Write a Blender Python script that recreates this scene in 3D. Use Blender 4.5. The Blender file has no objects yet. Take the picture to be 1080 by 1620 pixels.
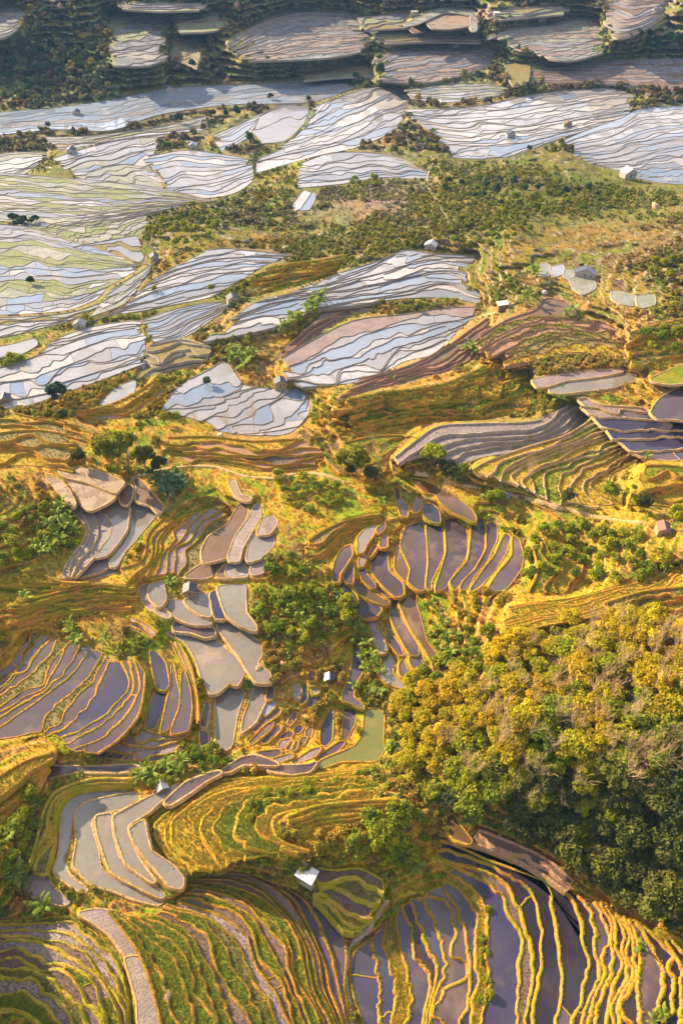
import bpy, math, random
import numpy as np
from mathutils import Vector
S = bpy.context.scene
C = S.collection
rng = np.random.default_rng(7)
random.seed(7)
R = math.radians

# ------------------------------------------------------------------ camera, sky, sun, exposure
CAM_H, PITCH, FPX = 170.0, R(45.0), 1150.0
cam = bpy.data.objects.new('camera', bpy.data.cameras.new('camera'))
C.objects.link(cam); S.camera = cam
cam.location = (0, 0, CAM_H); cam.rotation_euler = (R(90) - PITCH, 0, 0)
cam.data.sensor_fit = 'VERTICAL'; cam.data.sensor_height = 36.0
cam.data.lens = FPX / 1620 * 36.0
cam.data.clip_start = 1.0; cam.data.clip_end = 20000

SUN_EL, SUN_AZ = R(25.5), R(145.0)          # azimuth measured from +x, anticlockwise: from the left, a little beyond
sd = Vector((math.cos(SUN_EL) * math.cos(SUN_AZ), math.cos(SUN_EL) * math.sin(SUN_AZ), math.sin(SUN_EL)))
sun = bpy.data.objects.new('sun', bpy.data.lights.new('sun', 'SUN'))
C.objects.link(sun); sun.location = sd * 500
sun.rotation_euler = sd.to_track_quat('Z', 'Y').to_euler()
sun.data.energy = 5.0; sun.data.angle = R(0.53); sun.data.color = (1.0, 0.78, 0.48)

W = bpy.data.worlds.new('World'); S.world = W; W.use_nodes = True
wn, wl = W.node_tree.nodes, W.node_tree.links
for n_ in list(wn): wn.remove(n_)
wo = wn.new('ShaderNodeOutputWorld'); bg = wn.new('ShaderNodeBackground'); sky = wn.new('ShaderNodeTexSky')
sky.sky_type = 'NISHITA'; sky.sun_disc = False
sky.sun_elevation = SUN_EL; sky.sun_rotation = R(90) - SUN_AZ
sky.air_density = 1.0; sky.dust_density = 1.5; sky.ozone_density = 1.5
bg.inputs['Strength'].default_value = 0.05
wtc = wn.new('ShaderNodeTexCoord'); wmap = wn.new('ShaderNodeMapping'); wmap.inputs['Scale'].default_value = (1.0, 1.0, 2.2)
wno = wn.new('ShaderNodeTexNoise'); wno.inputs['Scale'].default_value = 7.0; wno.inputs['Detail'].default_value = 7; wno.inputs['Roughness'].default_value = 0.55
wra = wn.new('ShaderNodeValToRGB'); wra.color_ramp.elements[0].position = 0.42; wra.color_ramp.elements[1].position = 0.60
wmx = wn.new('ShaderNodeMix'); wmx.data_type = 'RGBA'
wmx.inputs[7].default_value = (10.5, 10.0, 10.2, 1)
wl.new(wtc.outputs['Generated'], wmap.inputs['Vector']); wl.new(wmap.outputs['Vector'], wno.inputs['Vector'])
wl.new(wno.outputs['Fac'], wra.inputs['Fac']); wl.new(wra.outputs['Color'], wmx.inputs[0])
wl.new(sky.outputs['Color'], wmx.inputs[6]); wl.new(wmx.outputs[2], bg.inputs['Color']); wl.new(bg.outputs['Background'], wo.inputs['Surface'])
vs = S.view_settings
vs.view_transform = 'Standard'; vs.look = 'None'; vs.gamma = 1.0; vs.exposure = 1.66; vs.use_curve_mapping = False
S.cycles.max_bounces = 5; S.cycles.diffuse_bounces = 2; S.cycles.glossy_bounces = 2; S.cycles.transmission_bounces = 2; S.cycles.volume_bounces = 0
S.cycles.use_denoising = True

# ------------------------------------------------------------------ ground geometry helpers
ca, sa = math.cos(PITCH), math.sin(PITCH)
def unproj(p, z):
    """survey point of the photograph -> place on the ground at height z"""
    p = np.asarray(p, float); z = np.asarray(z, float)
    u = (p[..., 0] - 540) / FPX; v = (810 - p[..., 1]) / FPX
    dy = v * ca + sa; dz = v * sa - ca
    t = (z - CAM_H) / dz
    return np.stack([u * t, dy * t, np.broadcast_to(z, t.shape)], -1)
def proj(w):
    w = np.asarray(w, float); x, y, z = w[..., 0], w[..., 1], w[..., 2] - CAM_H
    yc = y * ca + z * sa; zc = -y * sa + z * ca
    return np.stack([540 + FPX * x / -zc, 810 - FPX * yc / -zc], -1)
def scale_at(px, py, z):
    w = unproj(np.array([px, py]), z); d = w[1] * sa - (w[2] - CAM_H) * ca
    return FPX / d                                  # photo pixels per metre

NET = [(-150,1750,16),(250,1750,10),(550,1750,-1),(800,1750,8),(1230,1750,20),
 (-150,1620,32),(-150,1510,38),(0,1620,13),(250,1620,9),(550,1620,0),(800,1620,7),(1080,1620,15),(1230,1620,20),  # off-frame left points here and below: added hill, raised to shade the corner
 (0,1450,9),(250,1450,9),(570,1450,1),(700,1450,5),(1080,1450,17),(-150,1400,34),(1230,1400,30),
 (0,1330,14),(250,1330,8),(450,1320,15),(600,1320,14),(700,1330,8),(900,1300,17),(1080,1330,26),(870,1392,10),(1000,1435,14),(720,1370,6),
 (0,1200,12),(250,1200,8.5),(450,1180,6),(590,1180,5.5),(800,1200,25),(1080,1200,36),(-150,1200,15),(1230,1200,40),
 (0,1050,11),(300,1050,10),(500,1050,10),(650,1050,9.5),(850,1050,27),(1080,1050,38),
 (0,900,19),(300,900,13),(470,900,16),(700,900,14),(900,900,22),(1080,900,34),(-150,900,25),(1230,900,40),
 (0,760,25),(200,770,18),(400,780,18),(600,760,18),(800,760,20),(1080,760,28),
 (0,650,20),(250,650,19),(450,650,18),(700,650,25),(900,650,26),(1080,650,30),(-150,650,20),(1230,650,36),
 (0,500,17),(300,500,18),(600,500,21),(850,500,32),(1080,500,40),
 (-150,350,14),(0,350,15),(300,350,20),(600,350,24),(800,350,34),(1080,350,36),(1230,350,36),
 (0,200,7),(300,200,8),(600,200,13),(900,200,18),(1080,220,17),(-150,200,7),(1230,200,20),
 (0,100,20),(300,100,18),(600,100,16),(900,100,26),(1080,100,28),
 (-150,0,55),(0,0,55),(300,0,52),(600,0,50),(900,0,54),(1080,0,56),(1230,0,58),
 (-150,-140,88),(540,-140,86),(1230,-140,88)]
NET = np.array(NET, float)
def _tps(r2): return np.where(r2 > 0, 0.5 * r2 * np.log(np.maximum(r2, 1e-12)), 0.0)
_np = NET[:, :2] / 500.0
_K = _tps(((_np[:, None] - _np[None]) ** 2).sum(-1)) + np.eye(len(_np)) * 0.004
_Pm = np.hstack([np.ones((len(_np), 1)), _np])
_A = np.block([[_K, _Pm], [_Pm.T, np.zeros((3, 3))]])
_wt = np.linalg.solve(_A, np.concatenate([NET[:, 2], np.zeros(3)]))
def znet(p):
    p = np.atleast_2d(np.asarray(p, float)) / 500.0
    out = np.empty(len(p))
    for i in range(0, len(p), 20000):
        q = p[i:i + 20000]
        out[i:i + 20000] = _tps(((q[:, None] - _np[None]) ** 2).sum(-1)) @ _wt[:-3] + _wt[-3] + q @ _wt[-2:]
    return out

def vnoise(x, y, seed, octaves=4, rough=0.5):
    """value noise in 0..1 over arrays"""
    tot = np.zeros_like(x, float); amp = 1.0; norm = 0.0
    for o in range(octaves):
        r = np.random.default_rng(seed + o * 17); T = r.random((256, 256))
        xi = np.floor(x).astype(int); yi = np.floor(y).astype(int); fx = x - xi; fy = y - yi
        fx = fx * fx * (3 - 2 * fx); fy = fy * fy * (3 - 2 * fy)
        a = T[yi % 256, xi % 256]; b = T[yi % 256, (xi + 1) % 256]; c = T[(yi + 1) % 256, xi % 256]; d = T[(yi + 1) % 256, (xi + 1) % 256]
        tot += amp * ((a * (1 - fx) + b * fx) * (1 - fy) + (c * (1 - fx) + d * fx) * fy); norm += amp
        x = x * 2.03 + 11.7; y = y * 2.03 + 5.3; amp *= rough
    return tot / norm
def inpoly(P, poly):
    x, y = P[..., 0], P[..., 1]; ins = np.zeros(x.shape, bool); n = len(poly); j = n - 1
    for i in range(n):
        xi, yi = poly[i]; xj, yj = poly[j]
        ins ^= ((yi > y) != (yj > y)) & (x < (xj - xi) * (y - yi) / ((yj - yi) if yj != yi else 1e-9) + xi)
        j = i
    return ins

# ------------------------------------------------------------------ mesh and object helpers
def mesh_np(name, V, F, mats, uv=None, mi=None, smooth=True):
    """V (n,3), F (m,k) of one face size, or a list of such arrays"""
    Fs = F if isinstance(F, list) else [F]
    Fs = [np.asarray(f, np.int32) for f in Fs if len(f)]
    me = bpy.data.meshes.new(name)
    V = np.asarray(V, np.float32)
    me.vertices.add(len(V)); me.vertices.foreach_set('co', V.ravel())
    nl = sum(f.size for f in Fs); npol = sum(len(f) for f in Fs)
    me.loops.add(nl); me.polygons.add(npol)
    me.loops.foreach_set('vertex_index', np.concatenate([f.ravel() for f in Fs]))
    st = []; o = 0
    for f in Fs:
        st.append(o + np.arange(len(f)) * f.shape[1]); o += f.size
    me.polygons.foreach_set('loop_start', np.concatenate(st).astype(np.int32))
    me.polygons.foreach_set('use_smooth', np.full(npol, smooth))
    if mi is not None: me.polygons.foreach_set('material_index', np.asarray(mi, np.int32))
    for m in (mats if isinstance(mats, (list, tuple)) else [mats]): me.materials.append(m)
    me.update(calc_edges=True); me.validate()
    return me
def add(name, data, parent=None, loc=None, **props):
    o = bpy.data.objects.new(name, data); C.objects.link(o)
    if parent is not None: o.parent = parent
    if loc is not None: o.location = loc
    for k, v in props.items(): o[k] = v
    return o
def vcol(me, cols, name='Col'):
    a = me.color_attributes.new(name, 'FLOAT_COLOR', 'POINT')
    c = np.ones((len(me.vertices), 4), np.float32); c[:, :3] = cols
    a.data.foreach_set('color', c.ravel())

# ------------------------------------------------------------------ materials
def new_mat(name):
    m = bpy.data.materials.new(name); m.use_nodes = True
    return m, m.node_tree.nodes, m.node_tree.links, m.node_tree.nodes['Principled BSDF']
def nnoise(N, L, scale, detail=4, rough=0.6, vec=None):
    t = N.new('ShaderNodeTexNoise'); t.inputs['Scale'].default_value = scale; t.inputs['Detail'].default_value = detail; t.inputs['Roughness'].default_value = rough
    if vec is not None: L.new(vec, t.inputs['Vector'])
    return t.outputs['Fac']
def nramp(N, L, fac, stops):
    r = N.new('ShaderNodeValToRGB'); e = r.color_ramp.elements
    while len(e) < len(stops): e.new(0.5)
    for s, (p, c) in zip(e, stops): s.position = p; s.color = (*c, 1) if len(c) == 3 else c
    L.new(fac, r.inputs['Fac']); return r.outputs['Color']
def nmix(N, L, fac, a, b, mode='MIX'):
    m = N.new('ShaderNodeMix'); m.data_type = 'RGBA'; m.blend_type = mode
    for sock, v in ((0, fac), (6, a), (7, b)):
        if hasattr(v, 'is_linked'): L.new(v, m.inputs[sock])
        elif isinstance(v, tuple): m.inputs[sock].default_value = (*v, 1)
        else: m.inputs[sock].default_value = v
    return m.outputs[2]
def nbump(N, L, h, strength, dist, bsdf):
    b = N.new('ShaderNodeBump'); b.inputs['Strength'].default_value = strength; b.inputs['Distance'].default_value = dist
    L.new(h, b.inputs['Height']); L.new(b.outputs['Normal'], bsdf.inputs['Normal'])
def gpos(N): return N.new('ShaderNodeNewGeometry').outputs['Position']

def mat_water(name, deep, mud, mudpos, rough=0.05, ior=1.8, spec=0.5):
    m, N, L, B = new_mat(name); p = gpos(N)
    n1 = nnoise(N, L, 0.09, 6, 0.62, p); n2 = nnoise(N, L, 0.8, 5, 0.65, p)
    f = nramp(N, L, n1, [(mudpos, (0, 0, 0)), (min(1, mudpos + 0.16), (1, 1, 1))])
    nb = nnoise(N, L, 0.035, 4, 0.6, p)
    d2 = nmix(N, L, nramp(N, L, n2, [(0.35, (0, 0, 0)), (0.7, (1, 1, 1))]), deep, tuple(c * 0.75 for c in deep))
    d2 = nmix(N, L, nramp(N, L, nb, [(0.40, (0, 0, 0)), (0.62, (.8, .8, .8))]), d2, tuple(a_ * 0.45 + b_ * 0.35 for a_, b_ in zip(deep, mud)))
    L.new(nmix(N, L, f, d2, mud), B.inputs['Base Color'])
    rr = N.new('ShaderNodeMapRange'); rr.inputs['To Min'].default_value = rough; rr.inputs['To Max'].default_value = 0.38
    L.new(f, rr.inputs['Value']); L.new(rr.outputs['Result'], B.inputs['Roughness'])
    B.inputs['IOR'].default_value = ior; B.inputs['Specular IOR Level'].default_value = spec
    nbump(N, L, n2, 0.06, 0.05, B)
    return m
def mat_soil(name, a, b, c, scale=0.9, rough=0.9, clod=2.5, bump=0.5, puddle=None):
    m, N, L, B = new_mat(name); p = gpos(N)
    n1 = nnoise(N, L, scale * 0.25, 5, 0.6, p); n2 = nnoise(N, L, clod, 5, 0.7, p)
    c1 = nmix(N, L, nramp(N, L, n1, [(0.38, (0, 0, 0)), (0.62, (1, 1, 1))]), a, b)
    col = nmix(N, L, nramp(N, L, n2, [(0.45, (0, 0, 0)), (0.7, (1, 1, 1))]), c1, c)
    L.new(col, B.inputs['Base Color']); B.inputs['Roughness'].default_value = rough
    B.inputs['Specular IOR Level'].default_value = 0.25
    if puddle:
        pf = nramp(N, L, nnoise(N, L, 0.16, 5, 0.62, p), [(puddle, (1, 1, 1)), (puddle + 0.06, (0, 0, 0))])
        rr = N.new('ShaderNodeMapRange'); rr.inputs['To Min'].default_value = rough; rr.inputs['To Max'].default_value = 0.07
        L.new(pf, rr.inputs['Value']); L.new(rr.outputs['Result'], B.inputs['Roughness'])
        B.inputs['Specular IOR Level'].default_value = 0.5
    nbump(N, L, n2, bump, 0.25, B)
    return m
MAT = {}
MAT['silty'] = mat_water('silty_water', (0.20, 0.18, 0.155), (0.25, 0.19, 0.14), 0.56)
MAT['lilac'] = mat_water('lilac_water', (0.070, 0.052, 0.066), (0.16, 0.105, 0.08), 0.53, ior=1.6)
MAT['blue'] = mat_water('bluish_water', (0.038, 0.035, 0.082), (0.095, 0.07, 0.075), 0.54, ior=1.55)
MAT['dark'] = mat_water('dark_water', (0.022, 0.017, 0.030), (0.055, 0.036, 0.034), 0.52, ior=1.45)
MAT['brown'] = mat_water('brown_water', (0.11, 0.06, 0.022), (0.20, 0.12, 0.07), 0.55)
MAT['algae'] = mat_water('algae_water', (0.14, 0.16, 0.015), (0.20, 0.15, 0.03), 0.50, rough=0.15)
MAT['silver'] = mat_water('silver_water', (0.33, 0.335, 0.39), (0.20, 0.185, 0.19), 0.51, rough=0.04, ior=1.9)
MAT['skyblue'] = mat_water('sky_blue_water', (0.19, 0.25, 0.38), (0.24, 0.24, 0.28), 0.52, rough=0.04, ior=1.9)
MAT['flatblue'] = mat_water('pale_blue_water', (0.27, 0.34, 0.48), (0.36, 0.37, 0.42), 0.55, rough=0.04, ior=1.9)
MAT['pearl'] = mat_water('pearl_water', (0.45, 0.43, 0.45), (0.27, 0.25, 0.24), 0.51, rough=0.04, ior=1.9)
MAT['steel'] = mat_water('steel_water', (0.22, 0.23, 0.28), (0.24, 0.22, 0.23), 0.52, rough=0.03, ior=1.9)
ALT = {'silver': ['silver', 'silver', 'pearl', 'steel', 'skyblue'], 'skyblue': ['skyblue', 'skyblue', 'steel', 'silver']}
MAT['mud'] = mat_soil('tan_mud', (0.21, 0.15, 0.10), (0.26, 0.19, 0.125), (0.16, 0.11, 0.075), rough=0.6, clod=1.6, puddle=0.42)
MAT['gravel'] = mat_soil('grey_clods', (0.21, 0.17, 0.17), (0.27, 0.22, 0.21), (0.11, 0.09, 0.09), rough=0.8, clod=2.2, bump=0.9, puddle=0.36)
MAT['wetmud'] = mat_soil('wet_mud', (0.20, 0.15, 0.14), (0.26, 0.20, 0.19), (0.14, 0.10, 0.09), rough=0.6, clod=1.8, puddle=0.47)
MAT['slate'] = mat_soil('slate_mud', (0.15, 0.155, 0.20), (0.22, 0.22, 0.26), (0.10, 0.10, 0.12), rough=0.55, clod=0.8, puddle=0.44)
MAT['brownmud'] = mat_soil('brown_mud', (0.13, 0.085, 0.065), (0.17, 0.115, 0.09), (0.09, 0.06, 0.045), rough=0.8, clod=2.2)
MAT['pinksoil'] = mat_soil('pink_soil', (0.28, 0.155, 0.10), (0.25, 0.16, 0.12), (0.22, 0.13, 0.06), rough=0.9, clod=0.8)
MAT['palemud'] = mat_soil('pale_mud', (0.25, 0.25, 0.25), (0.21, 0.22, 0.17), (0.15, 0.17, 0.11), rough=0.6, clod=0.6, puddle=0.47)
MAT['grass'] = mat_soil('terrace_grass', (0.30, 0.23, 0.015), (0.46, 0.25, 0.02), (0.15, 0.17, 0.012), clod=0.9)
MAT['green'] = mat_soil('green_grass', (0.13, 0.175, 0.007), (0.24, 0.20, 0.010), (0.06, 0.10, 0.006), clod=1.1)
MAT['palegreen'] = mat_soil('pale_green', (0.16, 0.19, 0.09), (0.21, 0.22, 0.15), (0.10, 0.14, 0.05), clod=0.8)
MAT['dullgrass'] = mat_soil('dull_grass', (0.16, 0.14, 0.05), (0.22, 0.16, 0.07), (0.09, 0.09, 0.03), clod=0.8)
def mat_bank(name, crest, face, grassc, gpos_=0.52):
    m, N, L, B = new_mat(name); p = gpos(N)
    n1 = nnoise(N, L, 0.22, 5, 0.65, p); n2 = nnoise(N, L, 1.5, 5, 0.7, p); n3 = nnoise(N, L, 4.0, 3, 0.6, p)
    c1 = nmix(N, L, nramp(N, L, n2, [(0.36, (0, 0, 0)), (0.62, (1, 1, 1))]), crest, face)
    col = nmix(N, L, nramp(N, L, n1, [(gpos_ - 0.06, (0, 0, 0)), (gpos_ + 0.06, (1, 1, 1))]), c1, grassc)
    col = nmix(N, L, 1.0, col, nramp(N, L, n3, [(0.3, (.7, .7, .7)), (0.7, (1.25, 1.25, 1.25))]), 'MULTIPLY')
    L.new(col, B.inputs['Base Color']); B.inputs['Roughness'].default_value = 0.95; B.inputs['Specular IOR Level'].default_value = 0.15
    nbump(N, L, n2, 0.9, 0.35, B)
    return m
MAT['b_tan'] = mat_bank('tan_bank', (0.52, 0.36, 0.20), (0.36, 0.22, 0.09), (0.33, 0.235, 0.05), 0.60)
MAT['b_gold'] = mat_bank('golden_bank', (0.50, 0.26, 0.06), (0.36, 0.15, 0.018), (0.27, 0.20, 0.012), 0.50)
MAT['b_green'] = mat_bank('grassy_bank', (0.50, 0.34, 0.10), (0.42, 0.26, 0.02), (0.30, 0.26, 0.014), 0.46)
MAT['b_straw'] = mat_bank('straw_bank', (0.56, 0.31, 0.04), (0.46, 0.21, 0.018), (0.30, 0.25, 0.014), 0.5)
MAT['b_grey'] = mat_bank('grey_bank', (0.40, 0.33, 0.26), (0.25, 0.19, 0.14), (0.22, 0.19, 0.06), 0.62)
MAT['b_pink'] = mat_bank('pinkish_bank', (0.40, 0.25, 0.17), (0.27, 0.14, 0.07), (0.26, 0.20, 0.05), 0.58)
MAT['b_far'] = mat_soil('far_bank', (0.19, 0.16, 0.14), (0.25, 0.215, 0.16), (0.13, 0.115, 0.085), scale=0.6, clod=1.2, bump=0.6)
MAT['b_farp'] = mat_soil('far_pale_bank', (0.20, 0.16, 0.15), (0.26, 0.22, 0.20), (0.12, 0.10, 0.09), scale=0.6, clod=1.2, bump=0.6)

# ------------------------------------------------------------------ the terrace patches (surveyed from the photograph)
GS_ = 2.2
GX = np.concatenate([np.arange(-420, -40, 16.0), np.arange(-40, 1121, GS_), np.arange(1134, 1520, 16.0)])
GY = np.concatenate([np.arange(-140, -12, 8.0), np.arange(-10, 1661, GS_), np.arange(1672, 1850, 16.0)])
GW, GH = len(GX), len(GY)
ZF = np.full((GH, GW), np.nan)                        # height the ground keeps under the terraces
TAGK = np.zeros((GH, GW), np.int8)
PX, PY = np.meshgrid(GX, GY); GP = np.stack([PX, PY], -1)
def stampz(pts, z):
    ix = np.round((pts[:, 0] + 40) / GS_).astype(int); iy = np.round((pts[:, 1] + 10) / GS_).astype(int)
    x0 = int((GX < -40).sum()); y0 = int((GY < -10).sum())
    n_x = int(((GX >= -40) & (GX <= 1121)).sum()); n_y = int(((GY >= -10) & (GY <= 1661)).sum())
    ok = (ix >= 0) & (iy >= 0) & (ix < n_x) & (iy < n_y); ix = ix[ok] + x0; iy = iy[ok] + y0
    cur = ZF[iy, ix]
    ZF[iy, ix] = np.where(np.isnan(cur), z, np.fmin(cur, z)); TAGK[iy, ix] = 1
def smooth_line(pts, n):
    pts = np.asarray(pts, float)
    P = np.vstack([2 * pts[0] - pts[1], pts, 2 * pts[-1] - pts[-2]])
    out = []
    for i in range(1, len(P) - 2):
        t = np.linspace(0, 1, 24, endpoint=False)[:, None]
        a, b, c, d = P[i - 1], P[i], P[i + 1], P[i + 2]
        out.append(0.5 * ((2 * b) + (c - a) * t + (2 * a - 5 * b + 4 * c - d) * t ** 2 + (3 * b - a - 3 * c + d) * t ** 3))
    out.append(pts[-1:]); q = np.vstack(out)
    s = np.concatenate([[0], np.cumsum(np.hypot(*np.diff(q, axis=0).T))])
    u = np.linspace(0, s[-1], n)
    return np.stack([np.interp(u, s, q[:, 0]), np.interp(u, s, q[:, 1])], -1)
def noise1(n, freq, seed_rng, oct=2):
    out = np.zeros(n); amp = 1.0
    for o in range(oct):
        k = max(3, int(freq) + 3); v = seed_rng.normal(size=k); x = np.linspace(0, k - 1.001, n) ; i = x.astype(int); f = x - i; f = f * f * (3 - 2 * f)
        out += amp * (v[i] * (1 - f) + v[np.minimum(i + 1, k - 1)] * f); freq *= 2.2; amp *= 0.5
    return out
GRASS_PTS = []      # (world xyz, kind) where tufts grow on terraces and banks
def bank_mesh(Cw, side, zu, zl, w, h, mat, closed=False, deep=0.25):
    """bank along the centre line Cw (n,2): a flat-topped ridge with an outer face down to zl on the 'side' sign"""
    n = len(Cw)
    T = np.gradient(Cw, axis=0) if not closed else (np.roll(Cw, -1, 0) - np.roll(Cw, 1, 0))
    T /= np.maximum(np.hypot(T[:, 0], T[:, 1])[:, None], 1e-6)
    Nn = np.stack([T[:, 1], -T[:, 0]], -1) * side
    drop = max(zu - zl, 0.0)
    wv = w * (0.9 + 0.30 * noise1(n, n / 18, rng) + 0.08 * rng.normal(size=n)); hv = h * (1 + 0.22 * noise1(n, n / 6, rng)); wv = np.clip(wv, 0.4 * w, 1.9 * w)
    if closed:
        k = np.minimum(np.arange(n), np.arange(n)[::-1]) / 5.0; f = np.clip(k, 0, 1); wv = w + (wv - w) * f; hv = h + (hv - h) * f
    sl = 0.38 * drop
    prof = [(-0.5 * wv - 0.12, zu - deep + 0 * hv), (-0.42 * wv, zu + 0.75 * hv), (-0.1 * wv, zu + hv), (0.3 * wv, zu + 0.85 * hv),
            (0.48 * wv, zu + 0.3 * hv), (0.5 * wv + sl + 0.10, zl - deep + 0 * hv)]
    V = np.stack([np.concatenate([Cw + Nn * o[:, None], z[:, None]], 1) for o, z in prof], 1)   # n,6,3
    V[:, 1:5, :2] += rng.normal(0, 0.035 * w, (n, 4, 2)) if not closed else 0
    m = len(prof); nn = n if closed else n - 1
    i = np.arange(nn)[:, None]; j = np.arange(m - 1)[None]
    a = i * m + j; b = ((i + 1) % n) * m + j
    F = np.stack([a, b, b + 1, a + 1], -1).reshape(-1, 4)
    if side < 0: F = F[:, ::-1]
    return V.reshape(-1, 3), F
def merge(parts):
    Vs, Fs, o = [], [], 0
    for V, F in parts:
        Vs.append(V); Fs.append(F + o); o += len(V)
    return np.vstack(Vs), np.vstack(Fs)
class Field:
    def __init__(s, label):
        s.o = add('terraced_field', None, None, None, kind='structure', label=label)
def world_line(px, z): return unproj(px, np.full(len(px), z))[:, :2]

def loft(label, guides, n, dz, kinds='silty', bank='b_tan', bw=0.7, bh=0.22, cross=0.0, amp=0.45, wob=0.12, zoff=0.0, over=None, tuft=0.0, joinb=False, seg=5.0, grassb=None, rag=0.07):
    """terraces between traced banks; dz > 0: the first bank is the highest"""
    kinds = [kinds] if isinstance(kinds, str) else kinds
    if bank.startswith('b_far'): dz *= 0.32; bw *= 0.50; bh *= 0.5
    else: bw *= 0.62; bh *= 0.6
    L = max(np.hypot(*np.diff(np.array(g, float), axis=0).T).sum() for g in guides)
    N = int(np.clip(L / seg, 14, 150))
    gl = [smooth_line(g, N) for g in guides]
    lines = [gl[0]]
    for a, b, k in zip(gl[:-1], gl[1:], n):
        wts = np.clip(1 + amp * np.stack([noise1(N, max(2, L / 90), rng) for _ in range(k)]), 0.06, None)
        cw = np.cumsum(wts, 0) / wts.sum(0)
        for j in range(k - 1): lines.append(a + (b - a) * cw[j][:, None])
        lines.append(b)
    M = len(lines) - 1
    for j in range(1, M):                                # hand-made wobble
        sp = np.minimum(np.hypot(*(lines[j] - lines[j - 1]).T), np.hypot(*(lines[j + 1] - lines[j]).T))
        d = lines[j + 1] - lines[j - 1]; d /= np.maximum(np.hypot(*d.T)[:, None], 1e-6)
        lines[j] = lines[j] + d * (np.clip(sp, 0, 14) * wob * noise1(N, L / 22, rng))[:, None]
    allp = np.vstack(lines); zc = znet(allp[::7]).mean() + zoff
    step = dz / M; zs = [zc + dz * 0.5 - step * (j + 0.5) for j in range(M)]
    fd = Field(label); jb = []
    e0 = (rng.uniform(0, rag, M) ** 1.0 * N).astype(int); e1 = N - 1 - (rng.uniform(0, rag, M) * N).astype(int)
    for j in range(M):
        A, B = lines[j], lines[j + 1]; z = zs[j]
        wd = np.hypot(*(B - A).T)
        m = int(max(2, wd.max() / 1.3)); tt = np.linspace(0, 1, m)[:, None, None]
        q = (A[None] * (1 - tt) + B[None] * tt)
        q = q[:, e0[j]:e1[j] + 1]
        qq = np.concatenate([q] + [q[:, :-1] * (1 - f) + q[:, 1:] * f for f in (.25, .5, .75)], 1).reshape(-1, 2)
        stampz(qq, z - 0.35)
        kd = (over or {}).get(j) or kinds[int(rng.integers(len(kinds)))]
        cuts = [int(e0[j]), int(e1[j])]
        if cross > 0:
            tpos = cuts[0]
            while True:
                tpos += int(rng.exponential(N / cross)) + 3
                if tpos > cuts[-1] - 4: break
                if wd[tpos] > 2.5: cuts.insert(-1, tpos)
        wA, wB = world_line(A, z), world_line(B, z)
        for a, b in zip(cuts[:-1], cuts[1:]):
            if wd[a:b + 1].max() < 0.8: continue
            n_ = b - a + 1
            V = np.vstack([np.c_[wA[a:b + 1], np.full(n_, z)], np.c_[wB[a:b + 1], np.full(n_, z)]])
            i = np.arange(n_ - 1); F = np.stack([i, i + 1, n_ + i + 1, n_ + i], -1)
            ed = V[1] - V[0]; ee = V[n_] - V[0]
            if ed[0] * ee[1] - ed[1] * ee[0] < 0: F = F[:, ::-1]
            k2 = kd if (rng.random() > 0.25 or (over or {}).get(j)) else kinds[int(rng.integers(len(kinds)))]
            if k2 in ALT: k2 = ALT[k2][int(rng.integers(len(ALT[k2])))]
            add('paddy', mesh_np('paddy', V, F, MAT[k2]), fd.o)
            if tuft > 0 and k2 in ('grass', 'green', 'dullgrass'):
                ar = wd[a:b + 1].mean() * (b - a) * seg; c_ = int(ar * tuft / 10)
                ti = rng.random(c_) * (n_ - 1); t0 = ti.astype(int); tf = (ti - t0)[:, None]; s_ = rng.random(c_)[:, None]
                pa = wA[a + t0] * (1 - tf) + wA[np.minimum(a + t0 + 1, b)] * tf; pb = wB[a + t0] * (1 - tf) + wB[np.minimum(a + t0 + 1, b)] * tf
                GRASS_PTS.append((np.c_[pa * (1 - s_) + pb * s_, np.full(c_, z)], k2, 1.0 if allp[:, 1].mean() > 660 else 2.2))
            elif k2 in ('wetmud', 'brownmud', 'gravel', 'mud') and allp[:, 1].mean() > 640:
                ar = wd[a:b + 1].mean() * (b - a) * seg; c_ = int(ar * 0.10)
                ti = rng.random(c_) * (n_ - 1); t0 = ti.astype(int); tf = (ti - t0)[:, None]; s_ = np.round(rng.random(c_)[:, None] * 9) / 9.5 + rng.normal(0, .012, (c_, 1)) + .02
                pa = wA[a + t0] * (1 - tf) + wA[np.minimum(a + t0 + 1, b)] * tf; pb = wB[a + t0] * (1 - tf) + wB[np.minimum(a + t0 + 1, b)] * tf
                GRASS_PTS.append((np.c_[pa * (1 - s_) + pb * s_, np.full(c_, z)], 'stubble', 1.0))
        ends = list(cuts)
        for c in ends:                                    # short bunds across the strip
            if wd[c] < 2.0: continue
            k = 6; s_ = np.linspace(0, 1, k)[:, None]
            cl = wA[c] * (1 - s_) + wB[c] * s_
            cl[1:-1] += rng.normal(0, 0.12, (k - 2, 2))
            end = c in (cuts[0], cuts[-1])
            jb.append(bank_mesh(cl, 1, z, z - (0.4 if end else 0.0), bw * 0.65, bh * 0.8, None))
    for j in range(M + 1):
        zu = zs[j - 1] if j > 0 else zs[0] + min(max(step, 0), 0.4); zl = zs[j] if j < M else zs[-1] - max(step, 0.8)
        if zu < zl: zu, zl, flip = zl, zu, -1
        else: flip = 1
        P = lines[j]; Q = lines[j + 1] if j < M else 2 * lines[j] - lines[j - 1]
        s0 = int(min(e0[max(j - 1, 0)], e0[min(j, M - 1)])); s1 = int(max(e1[max(j - 1, 0)], e1[min(j, M - 1)])) + 1
        P = P[s0:s1]; Q = Q[s0:s1]
        Cw = world_line(P, zu); Dw = world_line(Q, zu)
        T = np.gradient(Cw, axis=0); Nn = np.stack([T[:, 1], -T[:, 0]], -1)
        side = (1 if (Nn * (Dw - Cw)).sum() > 0 else -1) * flip
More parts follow.
